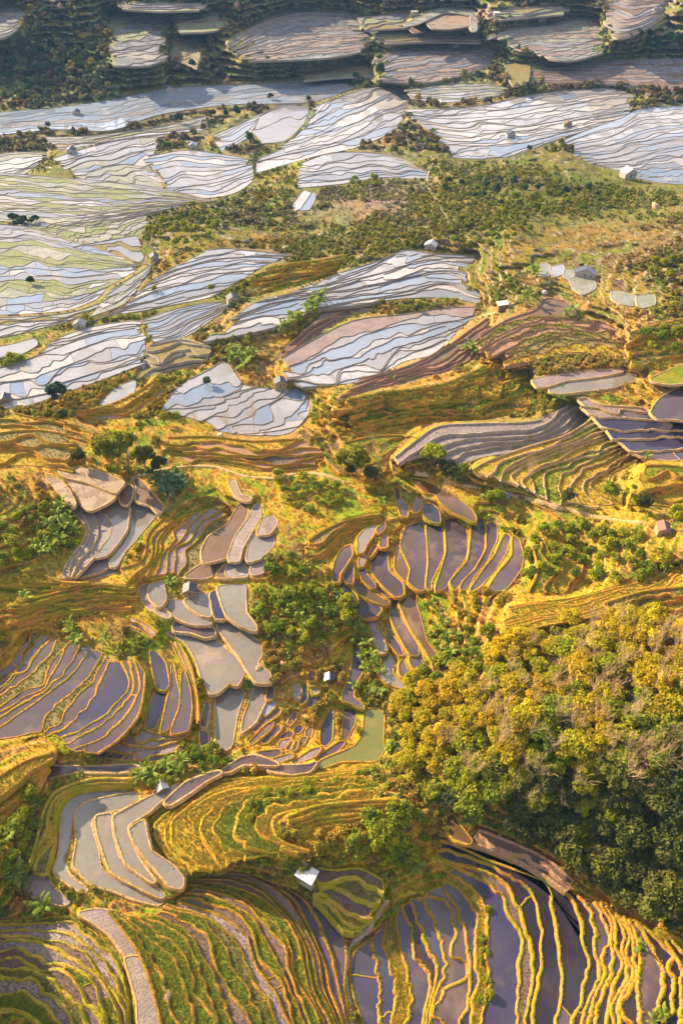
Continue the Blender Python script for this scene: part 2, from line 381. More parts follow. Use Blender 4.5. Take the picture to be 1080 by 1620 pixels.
        bm = bank_mesh(Cw, side, zu, zl, bw, bh, None)
        if joinb: jb.append(bm)
        else: add('bank', mesh_np('bank', *bm, MAT[bank]), fd.o)
        if grassb:
            c_ = int(len(Cw) * grassb); ti = rng.random(c_) * (len(Cw) - 1.01); t0 = ti.astype(int); tf = (ti - t0)[:, None]
            p = Cw[t0] * (1 - tf) + Cw[t0 + 1] * tf + rng.normal(0, bw * 0.3, (c_, 2))
            GRASS_PTS.append((np.c_[p, np.full(c_, zu + bh * 0.6)], 'bankgrass', 1.0))
    if jb: add('bund', mesh_np('bund', *merge(jb), MAT[bank]), fd.o, kind='stuff')

def resample_closed(poly, step):
    p = np.asarray(poly, float); p2 = np.vstack([p, p[:1]]); out = []
    P = np.vstack([p[-1:], p, p[:2]])
    for i in range(1, len(p) + 1):
        a, b, c, d = P[i - 1], P[i], P[i + 1], P[i + 2]
        k = max(2, int(np.hypot(*(c - b)) / step)); t = np.linspace(0, 1, k, endpoint=False)[:, None]
        cr = 0.5 * ((2 * b) + (c - a) * t + (2 * a - 5 * b + 4 * c - d) * t ** 2 + (3 * b - a - 3 * c + d) * t ** 3)
        out.append(0.38 * cr + 0.62 * (b + (c - b) * t))
    return np.vstack(out)
def ponds(label, polys, bank='b_tan', bw=0.7, bh=0.25, step=3.0, drop=0.6, grassb=None, zoff=0.0, grow=2.5):
    """separate paddies: (outline, kind, height above the slope)"""
    from mathutils.geometry import tessellate_polygon
    fd = Field(label); bw *= 0.56; bh *= 0.55; drop *= 0.55
    for poly, kind, dz in polys:
        P = resample_closed(poly, step); z = float(znet(P).mean() + dz + zoff)
        a = 0.5 * np.sum(P[:, 0] * np.roll(P[:, 1], -1) - np.roll(P[:, 0], -1) * P[:, 1])
        if a > 0: P = P[::-1]
        Tn = np.roll(P, -1, 0) - np.roll(P, 1, 0); Tn /= np.maximum(np.hypot(*Tn.T)[:, None], 1e-6)
        P = P + np.stack([-Tn[:, 1], Tn[:, 0]], -1) * grow
        cells = inpoly(GP, P); idx = np.where(cells)
        if len(idx[0]): stampz(np.stack([GX[idx[1]], GY[idx[0]]], -1), z - 0.35)
        stampz(P, z - 0.35)
        Wl = world_line(P, z)
        tri = tessellate_polygon([[Vector((*q, 0)) for q in Wl]])
        V = np.c_[Wl, np.full(len(Wl), z)]; F = np.array(tri)
        e1 = V[F[:, 1]] - V[F[:, 0]]; e2 = V[F[:, 2]] - V[F[:, 0]]
        neg = (e1[:, 0] * e2[:, 1] - e1[:, 1] * e2[:, 0]) < 0; F[neg] = F[neg][:, ::-1]
        add('paddy', mesh_np('paddy', V, F, MAT[kind]), fd.o)
        ar = 0.5 * np.sum(Wl[:, 0] * np.roll(Wl[:, 1], -1) - np.roll(Wl[:, 0], -1) * Wl[:, 1])
        side = 1 if ar > 0 else -1
        add('bank', mesh_np('bank', *bank_mesh(Wl, side, z, z - drop, bw, bh, None, closed=True), MAT[bank]), fd.o)
        if grassb:
            c_ = int(len(Wl) * grassb); t0 = rng.integers(0, len(Wl), c_)
            GRASS_PTS.append((np.c_[Wl[t0] + rng.normal(0, bw * 0.35, (c_, 2)), np.full(c_, z + bh * 0.6)], 'bankgrass', 1.0))
def Z3(ox, oy, pts, s=3.0): return [(ox + x / s, oy + y / s) for x, y in pts]
# ------------------------------------------------------------------ the patches
# lower right: ribs of dark water between golden banks
A = [
 [(573,1660),(573,1620),(560,1580),(553,1543),(560,1507),(578,1490)],
 [(600,1660),(600,1620),(602,1560),(595,1520),(585,1490)],
 [(622,1660),(622,1620),(628,1575),(618,1530),(608,1490),(612,1455)],
 [(645,1660),(645,1615),(650,1570),(642,1530),(630,1490),(628,1445)],
 [(670,1660),(670,1615),(680,1567),(676,1537),(655,1503),(647,1467),(635,1427)],
 [(683,1660),(680,1618),(690,1570),(704,1543),(703,1510),(693,1473),(680,1440),(660,1417)],
 [(730,1660),(728,1620),(740,1590),(743,1527),(733,1467),(722,1430),(695,1400)],
 [(745,1660),(745,1620),(756,1553),(751,1510),(754,1450),(735,1415),(700,1388)],
 [(762,1660),(762,1620),(773,1553),(770,1510),(770,1450),(748,1406),(702,1376)],
 [(815,1660),(818,1620),(822,1560),(822,1527),(828,1495),(825,1475),(805,1447),(797,1420),(767,1393),(715,1368)],
 [(833,1660),(833,1600),(843,1560),(844,1520),(837,1487),(820,1440),(800,1400),(760,1378),(700,1360)],
 [(845,1660),(843,1610),(850,1570),(857,1527),(857,1467),(848,1427),(828,1400),(797,1380),(745,1355),(690,1345)],
 [(880,1660),(880,1613),(890,1560),(884,1507),(880,1473),(877,1447),(867,1405),(842,1380),(797,1359),(745,1342),(692,1327)],
 [(907,1660),(907,1617),(920,1587),(922,1560),(933,1527),(923,1493),(920,1460),(902,1420),(880,1400)],
 [(920,1660),(920,1617),(933,1580),(950,1537),(942,1503),(943,1473),(930,1433),(915,1415)],
 [(943,1660),(943,1617),(953,1573),(970,1537),(967,1493),(967,1460),(947,1425)],
 [(960,1660),(960,1617),(970,1570),(983,1527),(974,1493),(974,1457),(958,1428)],
 [(982,1660),(980,1617),(982,1580),(1003,1543),(990,1507),(997,1480),(985,1457),(970,1440)],
 [(1013,1660),(1013,1617),(1010,1560),(1013,1513),(1003,1473),(990,1450)],
 [(1035,1660),(1035,1617),(1042,1590),(1050,1543),(1022,1480),(1005,1455)],
 [(1075,1660),(1075,1617),(1078,1540),(1060,1500),(1030,1465)],
 [(1110,1660),(1110,1617),(1110,1540),(1085,1495),(1050,1470)],
 [(1160,1660),(1160,1600),(1150,1530),(1110,1490),(1075,1475)]]
A = A[::-1]
loft('terraces of dark water between golden banks at the lower right', A, [1,2,2,1,2,2,1,2,1,1,1,1,1,1,1,1,2,2]+[1]*(len(A)-19), 17.0, ['dark','lilac','dark','blue'], 'b_gold', 0.72, 0.3, cross=0.9,
     over={26:'grass',19:'grass',17:'brownmud',16:'dark',13:'dark',27:'blue',28:'blue',20:'blue',18:'blue',22:'lilac',24:'dark'}, tuft=0.8, grassb=2.2, seg=4, rag=0.03)
# the bare brown ledges above them, in the shade of the wood
loft('shaded brown ledges under the wood edge', [[(757,1312),(800,1328),(860,1356),(912,1396)],[(742,1332),(800,1352),(850,1378),(895,1410)]], [2], 1.6, ['brownmud'], 'b_pink', 0.8, 0.25, wob=0.3, grassb=0.8)
ponds('small dark pool under the wood edge', [(Z3(720,1260,[(-38,108),(-15,85),(28,150),(75,212),(60,222),(0,203),(-33,168)]),'brown',1.0)], 'b_gold', 0.8, 0.3)
# dull ledges by the white roofed hut
loft('dull ledges beside the white roofed hut', [Z3(360,1260,g) for g in ([(425,335),(520,345),(620,338),(700,372),(745,402)],[(420,402),(480,407),(540,385),(620,388),(700,432),(750,466)],[(432,432),(510,422),(580,457),(640,490),(722,520)],[(405,462),(460,462),(540,525),(610,570),(692,572)],[(395,478),(450,520),(510,590),(560,640),(620,640)])],
     [1,1,1,2], 6.5, ['grass','brownmud','dullgrass'], 'b_green', 0.55, 0.25, over={0:'brownmud',1:'dullgrass',2:'brownmud',3:'grass',4:'green'}, tuft=1.4, grassb=2.0, seg=4, zoff=0.3, rag=.12)
# lower middle: grassy terraces stepping down to the stream
B = [[(168,1437),(200,1478),(222,1512),(240,1560),(255,1620),(262,1660)],
 [(200,1452),(240,1490),(275,1520),(290,1560),(305,1610),(312,1660)],
 [(235,1445),(290,1470),(320,1510),(345,1560),(360,1610),(368,1660)],
 [(262,1430),(325,1452),(375,1495),(400,1550),(430,1600),(445,1660)],
 [(280,1412),(340,1420),(395,1450),(425,1500),(455,1560),(480,1620),(490,1660)],
 [(300,1395),(360,1400),(425,1428),(470,1490),(485,1560),(512,1620),(520,1660)],
 [(345,1378),(398,1388),(457,1427),(500,1507),(510,1560),(533,1620),(540,1660)],
 [(460,1410),(487,1430),(520,1500),(537,1570),(547,1620),(552,1660)],
 [(517,1440),(540,1477),(548,1510),(545,1560),(552,1620),(556,1660)]]
loft('grassy terraces stepping down to the stream at the bottom', B, [2,3,3,3,3,3,2,1], 11.0, ['grass','brownmud','green','wetmud','dullgrass','green'], 'b_gold', 0.75, 0.3, cross=0.7, amp=0.35,
     over={19:'lilac',18:'lilac'}, tuft=1.2, grassb=2.6, seg=4)
# bottom left corner, in the shade
BL = [[(-30,1600),(30,1600),(70,1628),(85,1665)],[(-30,1535),(40,1535),(90,1562),(130,1605),(150,1665)],
 [(-30,1490),(50,1490),(110,1515),(160,1553),(185,1605),(190,1665)],[(-30,1455),(40,1458),(110,1452),(165,1488),(194,1520),(208,1580),(208,1665)]]
loft('shaded terraces in the bottom left corner', BL, [3,3,4], 8.0, ['green','dullgrass','brownmud','wetmud'], 'b_green', 0.9, 0.3, cross=1.6, tuft=0.9, grassb=2.0, over={8:'wetmud',3:'brownmud'}, seg=4)
ponds('grey clod strips along the footpath', [
 (Z3(0,1260,[(380,555),(450,540),(510,545),(560,620),(610,690),(660,745),(610,765),(575,720),(520,650),(450,600)]),'gravel',0.3),
 (Z3(0,1260,[(600,770),(660,765),(700,850),(740,930),(770,1010),(770,1090),(665,1090),(655,970),(625,860)]),'gravel',0.0)], 'b_tan', 0.6, 0.2)
# left: the big grey ponds bending round the hill
ponds('large grey ponds bending round the golden hill', [
 ([(122,1283),(140,1270),(173,1262),(213,1255),(218,1262),(193,1279),(170,1284),(148,1289),(144,1303),(148,1320),(155,1345),(158,1370),(173,1388),(213,1407),(256,1425),(250,1431),(213,1422),(174,1406),(147,1399),(118,1370),(123,1333),(121,1305)],'silty',-0.3),
 ([(154,1292),(176,1289),(176,1300),(180,1330),(188,1357),(205,1378),(225,1395),(247,1405),(260,1417),(252,1419),(217,1402),(178,1379),(168,1357),(155,1313)],'silty',0.5),
 ([(183,1291),(235,1263),(284,1241),(256,1265),(231,1286),(211,1299),(201,1308),(204,1325),(218,1357),(245,1394),(240,1394),(227,1385),(202,1366),(193,1345),(184,1320),(182,1300)],'silty',1.1),
 ([(207,1312),(227,1299),(230,1315),(239,1347),(276,1373),(289,1390),(287,1404),(270,1401),(252,1380),(234,1360),(215,1333)],'silty',1.6),
 ([(262,1269),(295,1239),(337,1223),(350,1222),(325,1235),(300,1253),(270,1272)],'lilac',0.9),
 ([(352,1220),(380,1201),(403,1196),(427,1204),(440,1210),(387,1208),(365,1219)],'lilac',0.6),
 ([(425,1214),(490,1211),(500,1206),(490,1219),(463,1224),(430,1219)],'lilac',0.3),
 ([(99,1277),(112,1264),(140,1254),(200,1252),(173,1257),(140,1264),(119,1279),(113,1300),(108,1330),(100,1358),(110,1385),(138,1409),(130,1411),(102,1394),(87,1377),(95,1350),(98,1310)],'silty',-0.9),
 ([(72,1320),(80,1320),(83,1353),(76,1383),(80,1400),(110,1426),(97,1431),(57,1420),(39,1410),(58,1377),(67,1343)],'wetmud',-1.4),
 ([(64,1216),(72,1213),(120,1214),(167,1214),(207,1211),(222,1216),(187,1221),(120,1220),(77,1229),(66,1226)],'lilac',0.4)], 'b_tan', 0.85, 0.35, drop=0.7, grassb=0.8)
loft('grassy steps left of the grey ponds', [[(215,1232),(150,1232),(95,1248),(72,1275),(60,1320),(45,1375)],[(215,1243),(150,1246),(108,1258),(90,1285),(86,1330),(72,1385)]], [3], 1.6, ['grass','dullgrass'], 'b_green', 0.8, 0.3, tuft=1.0, grassb=2.5, zoff=-0.5)
# the golden hill
D = [[(500,1350),(450,1332),(432,1308),(440,1290),(480,1280),(530,1275),(600,1265)],
 [(420,1352),(378,1325),(374,1300),(387,1276),(420,1264),(480,1260),(540,1253),(600,1246)],
 [(365,1367),(327,1332),(320,1302),(342,1271),(390,1252),(450,1245),(520,1238),(590,1232)],
 [(330,1378),(287,1347),(272,1311),(292,1281),(345,1250),(410,1236),(490,1230),(580,1222)],
 [(302,1390),(250,1352),(231,1315),(250,1286),(300,1256),(360,1226),(430,1224),(500,1222),(600,1212)]]
loft('golden grass terraces wrapped round the hill', D, [2,2,2,3], 7.5, ['grass','grass','green'], 'b_straw', 0.9, 0.3, tuft=1.6, grassb=2.5, wob=0.2, seg=4)
loft('golden grass steps on the top of the hill', [[(640,1262),(560,1268),(500,1275),(455,1292)],[(650,1300),(580,1300),(520,1310),(470,1325)]], [6], 2.5, ['grass'], 'b_straw', 0.8, 0.25, tuft=1.6, grassb=2.5, zoff=2.0, seg=4)
# left middle fan of lilac ponds
E = [[(45,1000),(30,1030),(10,1055),(-30,1080)],[(95,1008),(80,1035),(45,1070),(-30,1122)],[(150,1015),(125,1055),(85,1090),(30,1130),(-30,1175)],
 [(165,1025),(145,1065),(110,1100),(75,1130),(66,1158)],[(178,1040),(160,1075),(138,1115),(115,1145),(75,1165)],[(190,1040),(205,1080),(180,1118),(140,1148),(88,1172)],
 [(203,1038),(213,1085),(194,1118),(150,1155),(95,1181)],[(213,1040),(222,1085),(205,1125),(165,1165),(110,1190)],[(230,1065),(227,1100),(217,1135),(187,1170),(150,1195)]]
loft('fan of lilac paddies on the left', E[::-1], [1,1,1,1,2,1,4,5], 4.0, ['lilac','blue','lilac','dullgrass'], 'b_gold', 0.85, 0.3, cross=0.8,
     over={3:'blue',4:'lilac',0:'lilac',1:'lilac',2:'lilac'}, tuft=0.8, grassb=1.4, seg=4)
ponds('tall lilac paddies above the footpath on the left', [
 ([(239,1031),(248,1033),(261,1050),(266,1080),(261,1091),(249,1087),(243,1060)],'blue',0.6),
 ([(248,1092),(261,1096),(257,1120),(244,1150),(231,1151),(236,1120)],'blue',0.3),
 ([(273,1051),(279,1080),(284,1110),(268,1149),(256,1157),(266,1110),(273,1080)],'lilac',0.9),
 ([(290,1062),(299,1090),(302,1120),(296,1154),(272,1159),(286,1120)],'lilac',1.2)], 'b_gold', 0.85, 0.3, grassb=1.0)
loft('small round paddies at the foot of the lilac fan', [[(228,1152),(250,1160),(280,1160),(303,1157)],[(190,1174),(215,1180),(240,1182),(270,1175),(292,1170)],[(150,1197),(190,1202),(230,1205),(265,1202),(280,1195)]], [2,2], 1.5, ['lilac','wetmud'], 'b_gold', 0.7, 0.25, cross=5, seg=3)
# centre left: grey ponds
ponds('pale grey ponds below the thatched hut', [
 ([(238,927),(256,921),(260,935),(261,949),(252,959),(241,949),(236,938)],'silty',1.2),
 ([(222,930),(236,924),(234,938),(240,952),(262,967),(270,975),(260,975),(235,960),(224,945)],'wetmud',0.6),
 ([(264,951),(283,951),(300,966),(334,983),(330,987),(307,987),(281,977),(263,959)],'silty',0.6),
 ([(294,950),(310,941),(325,939),(331,952),(333,974),(318,971),(301,960)],'silty',0.8),
 ([(334,940),(343,936),(351,955),(357,977),(342,977),(336,960)],'blue',0.5),
 ([(346,930),(360,927),(387,927),(387,945),(389,970),(404,990),(404,997),(381,989),(361,974),(353,955)],'silty',0.9),
 ([(277,984),(303,993),(337,995),(339,1004),(325,1007),(301,999),(276,996)],'lilac',0.1),
 ([(345,985),(360,986),(393,1004),(411,1019),(413,1035),(406,1050),(426,1066),(426,1079),(406,1078),(393,1060),(381,1040),(366,1020),(347,995)],'silty',0.3),
 ([(404,1084),(426,1086),(422,1103),(404,1140),(384,1157),(387,1135),(399,1103)],'silty',-0.2),
 ([(266,1001),(293,1014),(310,1041),(320,1070),(333,1096),(345,1094),(362,1079),(375,1083),(386,1062),(378,1045),(361,1031),(344,1016),(330,1009),(300,1006)],'silty',-0.3),
 ([(343,1103),(360,1089),(381,1091),(385,1099),(374,1130),(367,1175),(361,1184),(344,1186),(342,1140)],'silty',-0.8),
 ([(326,1111),(330,1118),(325,1149),(319,1146)],'lilac',-0.7),([(317,1158),(327,1159),(327,1182),(319,1182)],'lilac',-0.9)], 'b_tan', 0.8, 0.35, drop=0.8, grassb=0.5)
G = [([(310,260),(340,245),(345,300),(325,325),(312,300)],'wetmud'),([(350,260),(370,250),(375,310),(350,340)],'blue'),([(385,190),(410,190),(415,220),(388,225)],'brownmud'),
 ([(390,230),(418,228),(420,245),(395,250)],'brownmud'),([(405,252),(425,252),(430,285),(405,290)],'wetmud'),([(395,297),(435,292),(435,320),(405,350),(380,360)],'lilac'),
 ([(195,265),(215,265),(215,310),(190,320)],'lilac'),([(175,370),(215,322),(228,330),(215,360),(180,392)],'skyblue'),([(125,455),(180,400),(250,365),(240,390),(180,430),(130,470)],'brownmud'),
 ([(110,520),(180,450),(215,430),(200,460),(140,510),(115,530)],'brownmud'),([(165,510),(200,467),(245,445),(250,460),(190,520),(170,525)],'lilac'),([(290,430),(315,385),(325,390),(315,420),(295,440)],'brownmud'),
 ([(255,495),(290,475),(310,480),(290,500),(258,510)],'lilac'),([(320,460),(345,445),(355,455),(340,475),(322,478)],'blue'),([(375,470),(400,450),(395,490),(378,500)],'brownmud'),
 ([(245,540),(255,520),(300,510),(270,545),(248,552)],'wetmud'),([(280,555),(300,527),(312,522),(297,555)],'lilac'),([(307,557),(322,522),(332,522),(322,557)],'brownmud'),([(345,530),(352,507),(375,502),(355,535)],'brownmud'),
 ([(445,530),(445,450),(480,385),(495,365),(495,470),(490,510),(465,535)],'blue'),
 ([(548,300),(590,180),(600,60),(610,65),(620,130),(640,180),(600,250),(595,310),(635,345),(643,362),(590,335),(550,320)],'lilac'),
 ([(555,368),(603,372),(600,430),(570,490),(547,508),(552,430)],'lilac'),([(325,612),(400,562),(440,552),(410,587),(330,617)],'wetmud'),([(430,592),(520,532),(553,522),(520,562),(440,602)],'lilac'),
 ([(150,572),(240,562),(255,570),(220,590),(160,590)],'lilac'),([(215,607),(300,582),(310,590),(250,614)],'wetmud'),
 ([(437,640),(447,612),(605,545),(645,485),(655,385),(690,363),(738,392),(733,500),(738,560),(700,608),(540,610),(450,642)],'algae')]
ponds('small odd shaped paddies and the green pond in the middle', [(Z3(360,1000,p),k,0.2) for p,k in G], 'b_gold', 0.75, 0.3, drop=0.7, step=2.5, grassb=0.8)
# upper left ponds
Hh = [([(95,745),(130,741),(170,752),(195,763),(190,770),(183,778),(165,771),(140,761),(108,754)],'mud',0.6),
 ([(108,758),(140,765),(165,776),(181,785),(170,794),(145,806),(135,801),(128,794),(119,775)],'mud',0.3),
 ([(76,757),(85,757),(97,763),(109,776),(118,795),(116,802),(107,790),(92,775)],'mud',0.0),
 ([(191,780),(203,769),(209,771),(207,785),(200,798),(191,792)],'brownmud',0.3),([(213,758),(225,763),(256,800),(251,811),(240,799),(217,791),(218,770)],'brownmud',0.5),
 ([(158,806),(187,789),(199,800),(203,804),(200,835),(188,855),(170,876),(150,881),(162,868),(176,850),(180,830),(172,815)],'silty',0.0),
 ([(208,801),(216,795),(240,806),(246,814),(224,840),(213,855),(198,870),(184,894),(177,895),(176,888),(196,858),(206,840)],'silty',-0.1),
 ([(114,805),(119,800),(129,816),(140,838),(132,862),(112,888),(107,911),(101,912),(103,904),(112,886),(130,862),(140,840),(129,820)],'gravel',-0.2),
 ([(122,800),(142,808),(151,825),(153,845),(144,864),(124,884),(112,910),(110,911),(116,888),(135,862),(143,838),(132,815)],'gravel',-0.1),
 ([(145,808),(154,810),(170,821),(175,838),(168,854),(147,881),(120,910),(115,911),(127,887),(147,866),(156,845),(154,825)],'gravel',0.1),
 ([(146,886),(172,887),(174,893),(160,902),(135,909),(122,913),(135,898)],'wetmud',-0.3),([(125,915),(160,906),(183,898),(186,903),(160,912)],'wetmud',-0.5)]
ponds('tan mud plots and grey ponds on the upper left', Hh, 'b_tan', 0.65, 0.25, drop=0.6, grassb=0.3)
I = [[(372,810),(347,835),(327,860),(318,890),(292,915)],[(330,805),(300,830),(290,850),(268,872),(263,908)],[(288,815),(260,845),(255,870),(245,887),(232,912)],[(278,822),(262,832),(242,850),(238,885),(203,917)],[(262,815),(235,845),(225,885),(187,900)]]
loft('dry grass steps right of the grey ponds', I[::-1], [1,2,2,3], 3.0, ['grass','wetmud','grass','dullgrass'], 'b_gold', 0.75, 0.28, tuft=1.2, grassb=2.2, seg=4)
ponds('dark mud plots beside the bushy knoll', [
 ([(361,830),(378,801),(387,796),(391,810),(379,840),(361,879),(323,889),(321,870),(331,850)],'brownmud',0.6),
 ([(363,878),(375,847),(395,820),(403,801),(409,799),(411,817),(399,837),(382,867),(377,886),(364,886)],'gravel',0.4),
 (Z3(360,720,[(145,370),(173,302),(215,292),(233,320),(198,368),(165,373)]),'wetmud',0.4),(Z3(360,720,[(93,490),(113,392),(142,378),(210,383),(213,430),(150,488),(102,502)]),'silty',0.2),
 (Z3(360,720,[(0,522),(60,512),(93,545),(88,573),(0,573)]),'gravel',0.3),(Z3(360,720,[(112,540),(132,502),(165,512),(168,553),(122,563)]),'wetmud',0.2),
 ([(294,912),(320,894),(349,894),(336,909),(317,914)],'brownmud',0.5),([(344,911),(358,894),(384,894),(388,911),(365,914)],'brownmud',0.4),
 (Z3(360,720,[(10,130),(30,120),(60,190),(110,205),(90,215),(40,190)]),'mud',0.5)], 'b_tan', 0.65, 0.28, drop=0.6, grassb=0.4)
# centre right ponds
J = [([(502,580),(512,510),(542,452),(583,432),(588,470),(558,520),(530,560),(523,598),(505,598)],'lilac'),([(547,560),(588,514),(593,560),(588,608),(562,598)],'lilac'),
 ([(620,395),(660,348),(708,338),(680,388),(658,418),(638,458),(620,458),(624,420)],'silty'),([(712,352),(743,328),(740,350),(716,368)],'lilac'),([(627,490),(653,482),(640,523),(626,523)],'wetmud'),
 ([(672,472),(695,432),(708,432),(690,460),(676,478)],'brownmud'),([(727,395),(753,382),(753,433),(727,433)],'lilac'),([(682,500),(720,447),(748,447),(763,550),(826,610),(832,657),(800,668),(742,620),(692,560)],'lilac'),
 ([(627,540),(643,537),(658,570),(697,618),(690,628),(642,590)],'lilac'),([(707,627),(730,627),(767,672),(712,640)],'lilac'),([(612,607),(660,632),(740,692),(765,697),(750,708),(690,688),(632,660),(607,620)],'brown'),
 ([(527,610),(570,632),(608,670),(612,688),(590,683),(552,640)],'lilac'),([(602,700),(630,683),(690,712),(727,732),(700,763),(650,768),(602,738)],'lilac'),
 ([(672,782),(700,777),(710,830),(738,880),(752,928),(727,938),(692,870)],'gravel'),([(797,510),(802,425),(810,460),(848,512),(857,580),(848,598),(802,550)],'brown'),
 ([(824,430),(848,343),(918,323),(937,400),(942,500),(927,637),(892,628),(862,600),(872,540),(843,470)],'lilac'),([(948,312),(998,322),(1018,380),(1026,450),(996,530),(962,600),(962,637),(947,620),(958,500)],'lilac'),
 ([(1034,312),(1078,308),(1128,360),(1132,470),(1070,560),(1027,630),(990,640),(1010,570),(1040,470),(1040,400)],'lilac'),([(785,695),(803,688),(792,730),(832,800),(890,882),(902,948),(870,943),(842,900),(804,830),(774,760)],'lilac'),
 ([(819,700),(862,668),(893,663),(888,700),(918,800),(938,880),(998,960),(1026,1048),(992,1058),(972,980),(932,910),(872,820),(834,740)],'brown'),([(758,852),(770,847),(818,910),(828,948),(800,928),(768,890)],'lilac'),
 ([(867,962),(903,957),(928,1010),(942,1048),(900,1028),(872,990)],'lilac'),([(737,952),(773,947),(788,990),(778,1040),(818,1075),(848,1090),(828,1103),(762,1080),(722,1050),(742,1000)],'silty'),
 ([(817,1000),(832,973),(850,1020),(898,1060),(870,1068),(822,1040)],'lilac'),([(792,152),(808,170),(818,210),(852,240),(848,288),(822,278),(807,220)],'lilac'),([(884,230),(910,193),(918,240),(900,268),(877,263)],'brown'),
 ([(927,242),(968,237),(998,270),(1003,318),(962,308),(937,290)],'blue')]
J = [(Z3(360,720,p),k,0.5*(1-i/len(J))) for i,(p,k) in enumerate(J)]
J += [([(748,830),(762,821),(767,863),(749,897),(729,920),(719,932),(714,920),(741,887),(746,853)],'lilac',0.5),([(771,830),(784,830),(784,853),(769,887),(749,910),(739,929),(729,932),(734,920),(754,900),(771,867)],'lilac',0.6),
 ([(798,848),(806,850),(799,873),(782,900),(759,926),(745,935),(749,926),(762,907),(785,877)],'lilac',0.7),([(812,851),(819,854),(826,880),(822,900),(809,919),(796,932),(773,933),(789,907),(811,880)],'lilac',0.8),
 ([(652,758),(670,763),(687,770),(705,779),(723,789),(744,808),(751,819),(750,825),(735,817),(714,808),(699,794),(689,780),(673,777),(656,763)],'brown',0.9)]
ponds('oval lilac ponds with golden banks right of the knoll', J, 'b_gold', 0.85, 0.35, drop=0.8, step=2.5, grassb=0.9)
# the grey curving terraces and the golden ones right of them
loft('grey terraces curving like a bow', [[(622,725),(660,695),(695,674),(760,670),(830,668),(862,662)],[(630,735),(668,706),(700,690),(760,685),(830,680),(865,668),(885,648),(900,640)],
 [(665,725),(695,708),(740,694),(800,692),(850,685),(880,666),(902,646),(915,641)],[(690,730),(725,708),(800,699),(850,692),(887,675),(910,651),(922,644)],[(705,733),(750,714),(800,706),(850,699),(896,681),(920,656),(930,649)],
 [(715,740),(760,724),(810,716),(860,702),(906,687),(927,662),(936,652)]], [1,1,1,1,1], 4.0, ['gravel','wetmud'], 'b_grey', 0.7, 0.28, cross=0.6, seg=4)
loft('golden terraces below the grey bow', [[(745,745),(770,730),(830,708),(890,690),(928,668),(946,653)],[(790,765),(800,740),(850,714),(900,697),(935,682),(960,667)],[(825,775),(815,745),(870,720),(915,702),(955,687),(975,677)],
 [(850,785),(845,750),(880,732),(925,714),(985,692)],[(890,800),(880,760),(905,742),(940,727),(995,702)],[(945,805),(920,770),(940,752),(965,737),(1010,707)],[(990,800),(965,775),(965,752),(990,737),(1030,717)]],
 [2,2,2,2,2,2], 6.0, ['green','grass','grass'], 'b_tan', 0.8, 0.3, tuft=1.0, grassb=1.8, wob=0.2, seg=4)
loft('grassy slope of fine steps under the pink soil', [[(520,640),(600,622),(680,612),(740,592),(790,566)],[(540,665),(620,650),(700,642),(780,627),(845,600)],[(560,690),(620,677),(690,667),(770,662),(862,642)]], [5,4], 7.0, ['grass','green','grass','dullgrass'], 'b_gold', 1.1, 0.4, tuft=3.0, grassb=3.0, wob=0.4, rag=.15)
loft('pinkish bare steps beside the silver paddies', [[(775,500),(745,520),(700,552),(640,580),(570,598)],[(785,535),(735,575),(650,603),(590,616),(530,635)]], [6], 2.5, ['pinksoil','brownmud','pinksoil'], 'b_pink', 0.6, 0.22, wob=0.3)
loft('pink soil terraces on the right', [[(742,542),(800,506),(845,490),(862,472),(892,476)],[(758,553),(815,522),(870,506),(912,511),(948,506)],[(780,567),(840,542),(900,531),(950,536),(1003,528)],[(790,581),(850,569),(910,557),(960,563),(1012,557)]], [3,4,3], 3.5, ['pinksoil','dullgrass','brownmud','pinksoil','grass'], 'b_pink', 0.55, 0.2, wob=0.35, rag=0.24, tuft=.6, grassb=.8)
loft('lilac paddies on the right hand side', [[(907,633),(925,629),(945,637),(962,641),(1018,645),(1032,656)],[(930,653),(960,662),(1000,663),(1030,662),(1100,666)],[(952,676),(990,682),(1030,679),(1100,681)],[(966,695),(1010,693),(1050,691),(1100,693)],[(990,712),(1030,714),(1100,706)],[(1015,723),(1060,729),(1110,722)]], [2,1,1,1,1], 3.0, ['lilac','blue','lilac','wetmud'], bank='b_tan', bw=0.75, bh=0.25, cross=2.2, amp=0.7, seg=4, grassb=.5)
ponds('ponds above the grey bow and at the right edge', [([(1030,652),(1045,630),(1080,612),(1120,605),(1120,665),(1060,661),(1040,661)],'lilac',0.8),([(870,612),(890,603),(930,598),(1000,593),(1003,600),(970,611),(930,616),(885,621),(870,618)],'silty',0.3),([(843,602),(860,598),(900,593),(945,588),(985,586),(970,590),(940,595),(895,600),(868,609),(850,611)],'wetmud',0.6),
 ([(1030,600),(1075,580),(1110,575),(1110,600),(1060,606)],'green',0.7)], 'b_tan', 0.7, 0.3, step=2.5, grassb=0.6)
ponds('small muddy ponds by the long shed', [([(846,424),(860,418),(868,422),(866,435),(852,434)],'palemud',0.3),([(872,424),(888,421),(892,430),(876,436)],'silver',0.2),([(894,428),(908,430),(918,436),(905,442),(893,437)],'palemud',0.1),
 ([(902,443),(918,440),(938,446),(940,455),(922,464),(908,455)],'palemud',0.0),([(968,462),(985,464),(1004,470),(1002,482),(985,480),(970,472)],'palemud',0.2),([(1008,470),(1032,468),(1034,480),(1012,486)],'palemud',0.2)], 'b_grey', 0.6, 0.25, step=2.5)
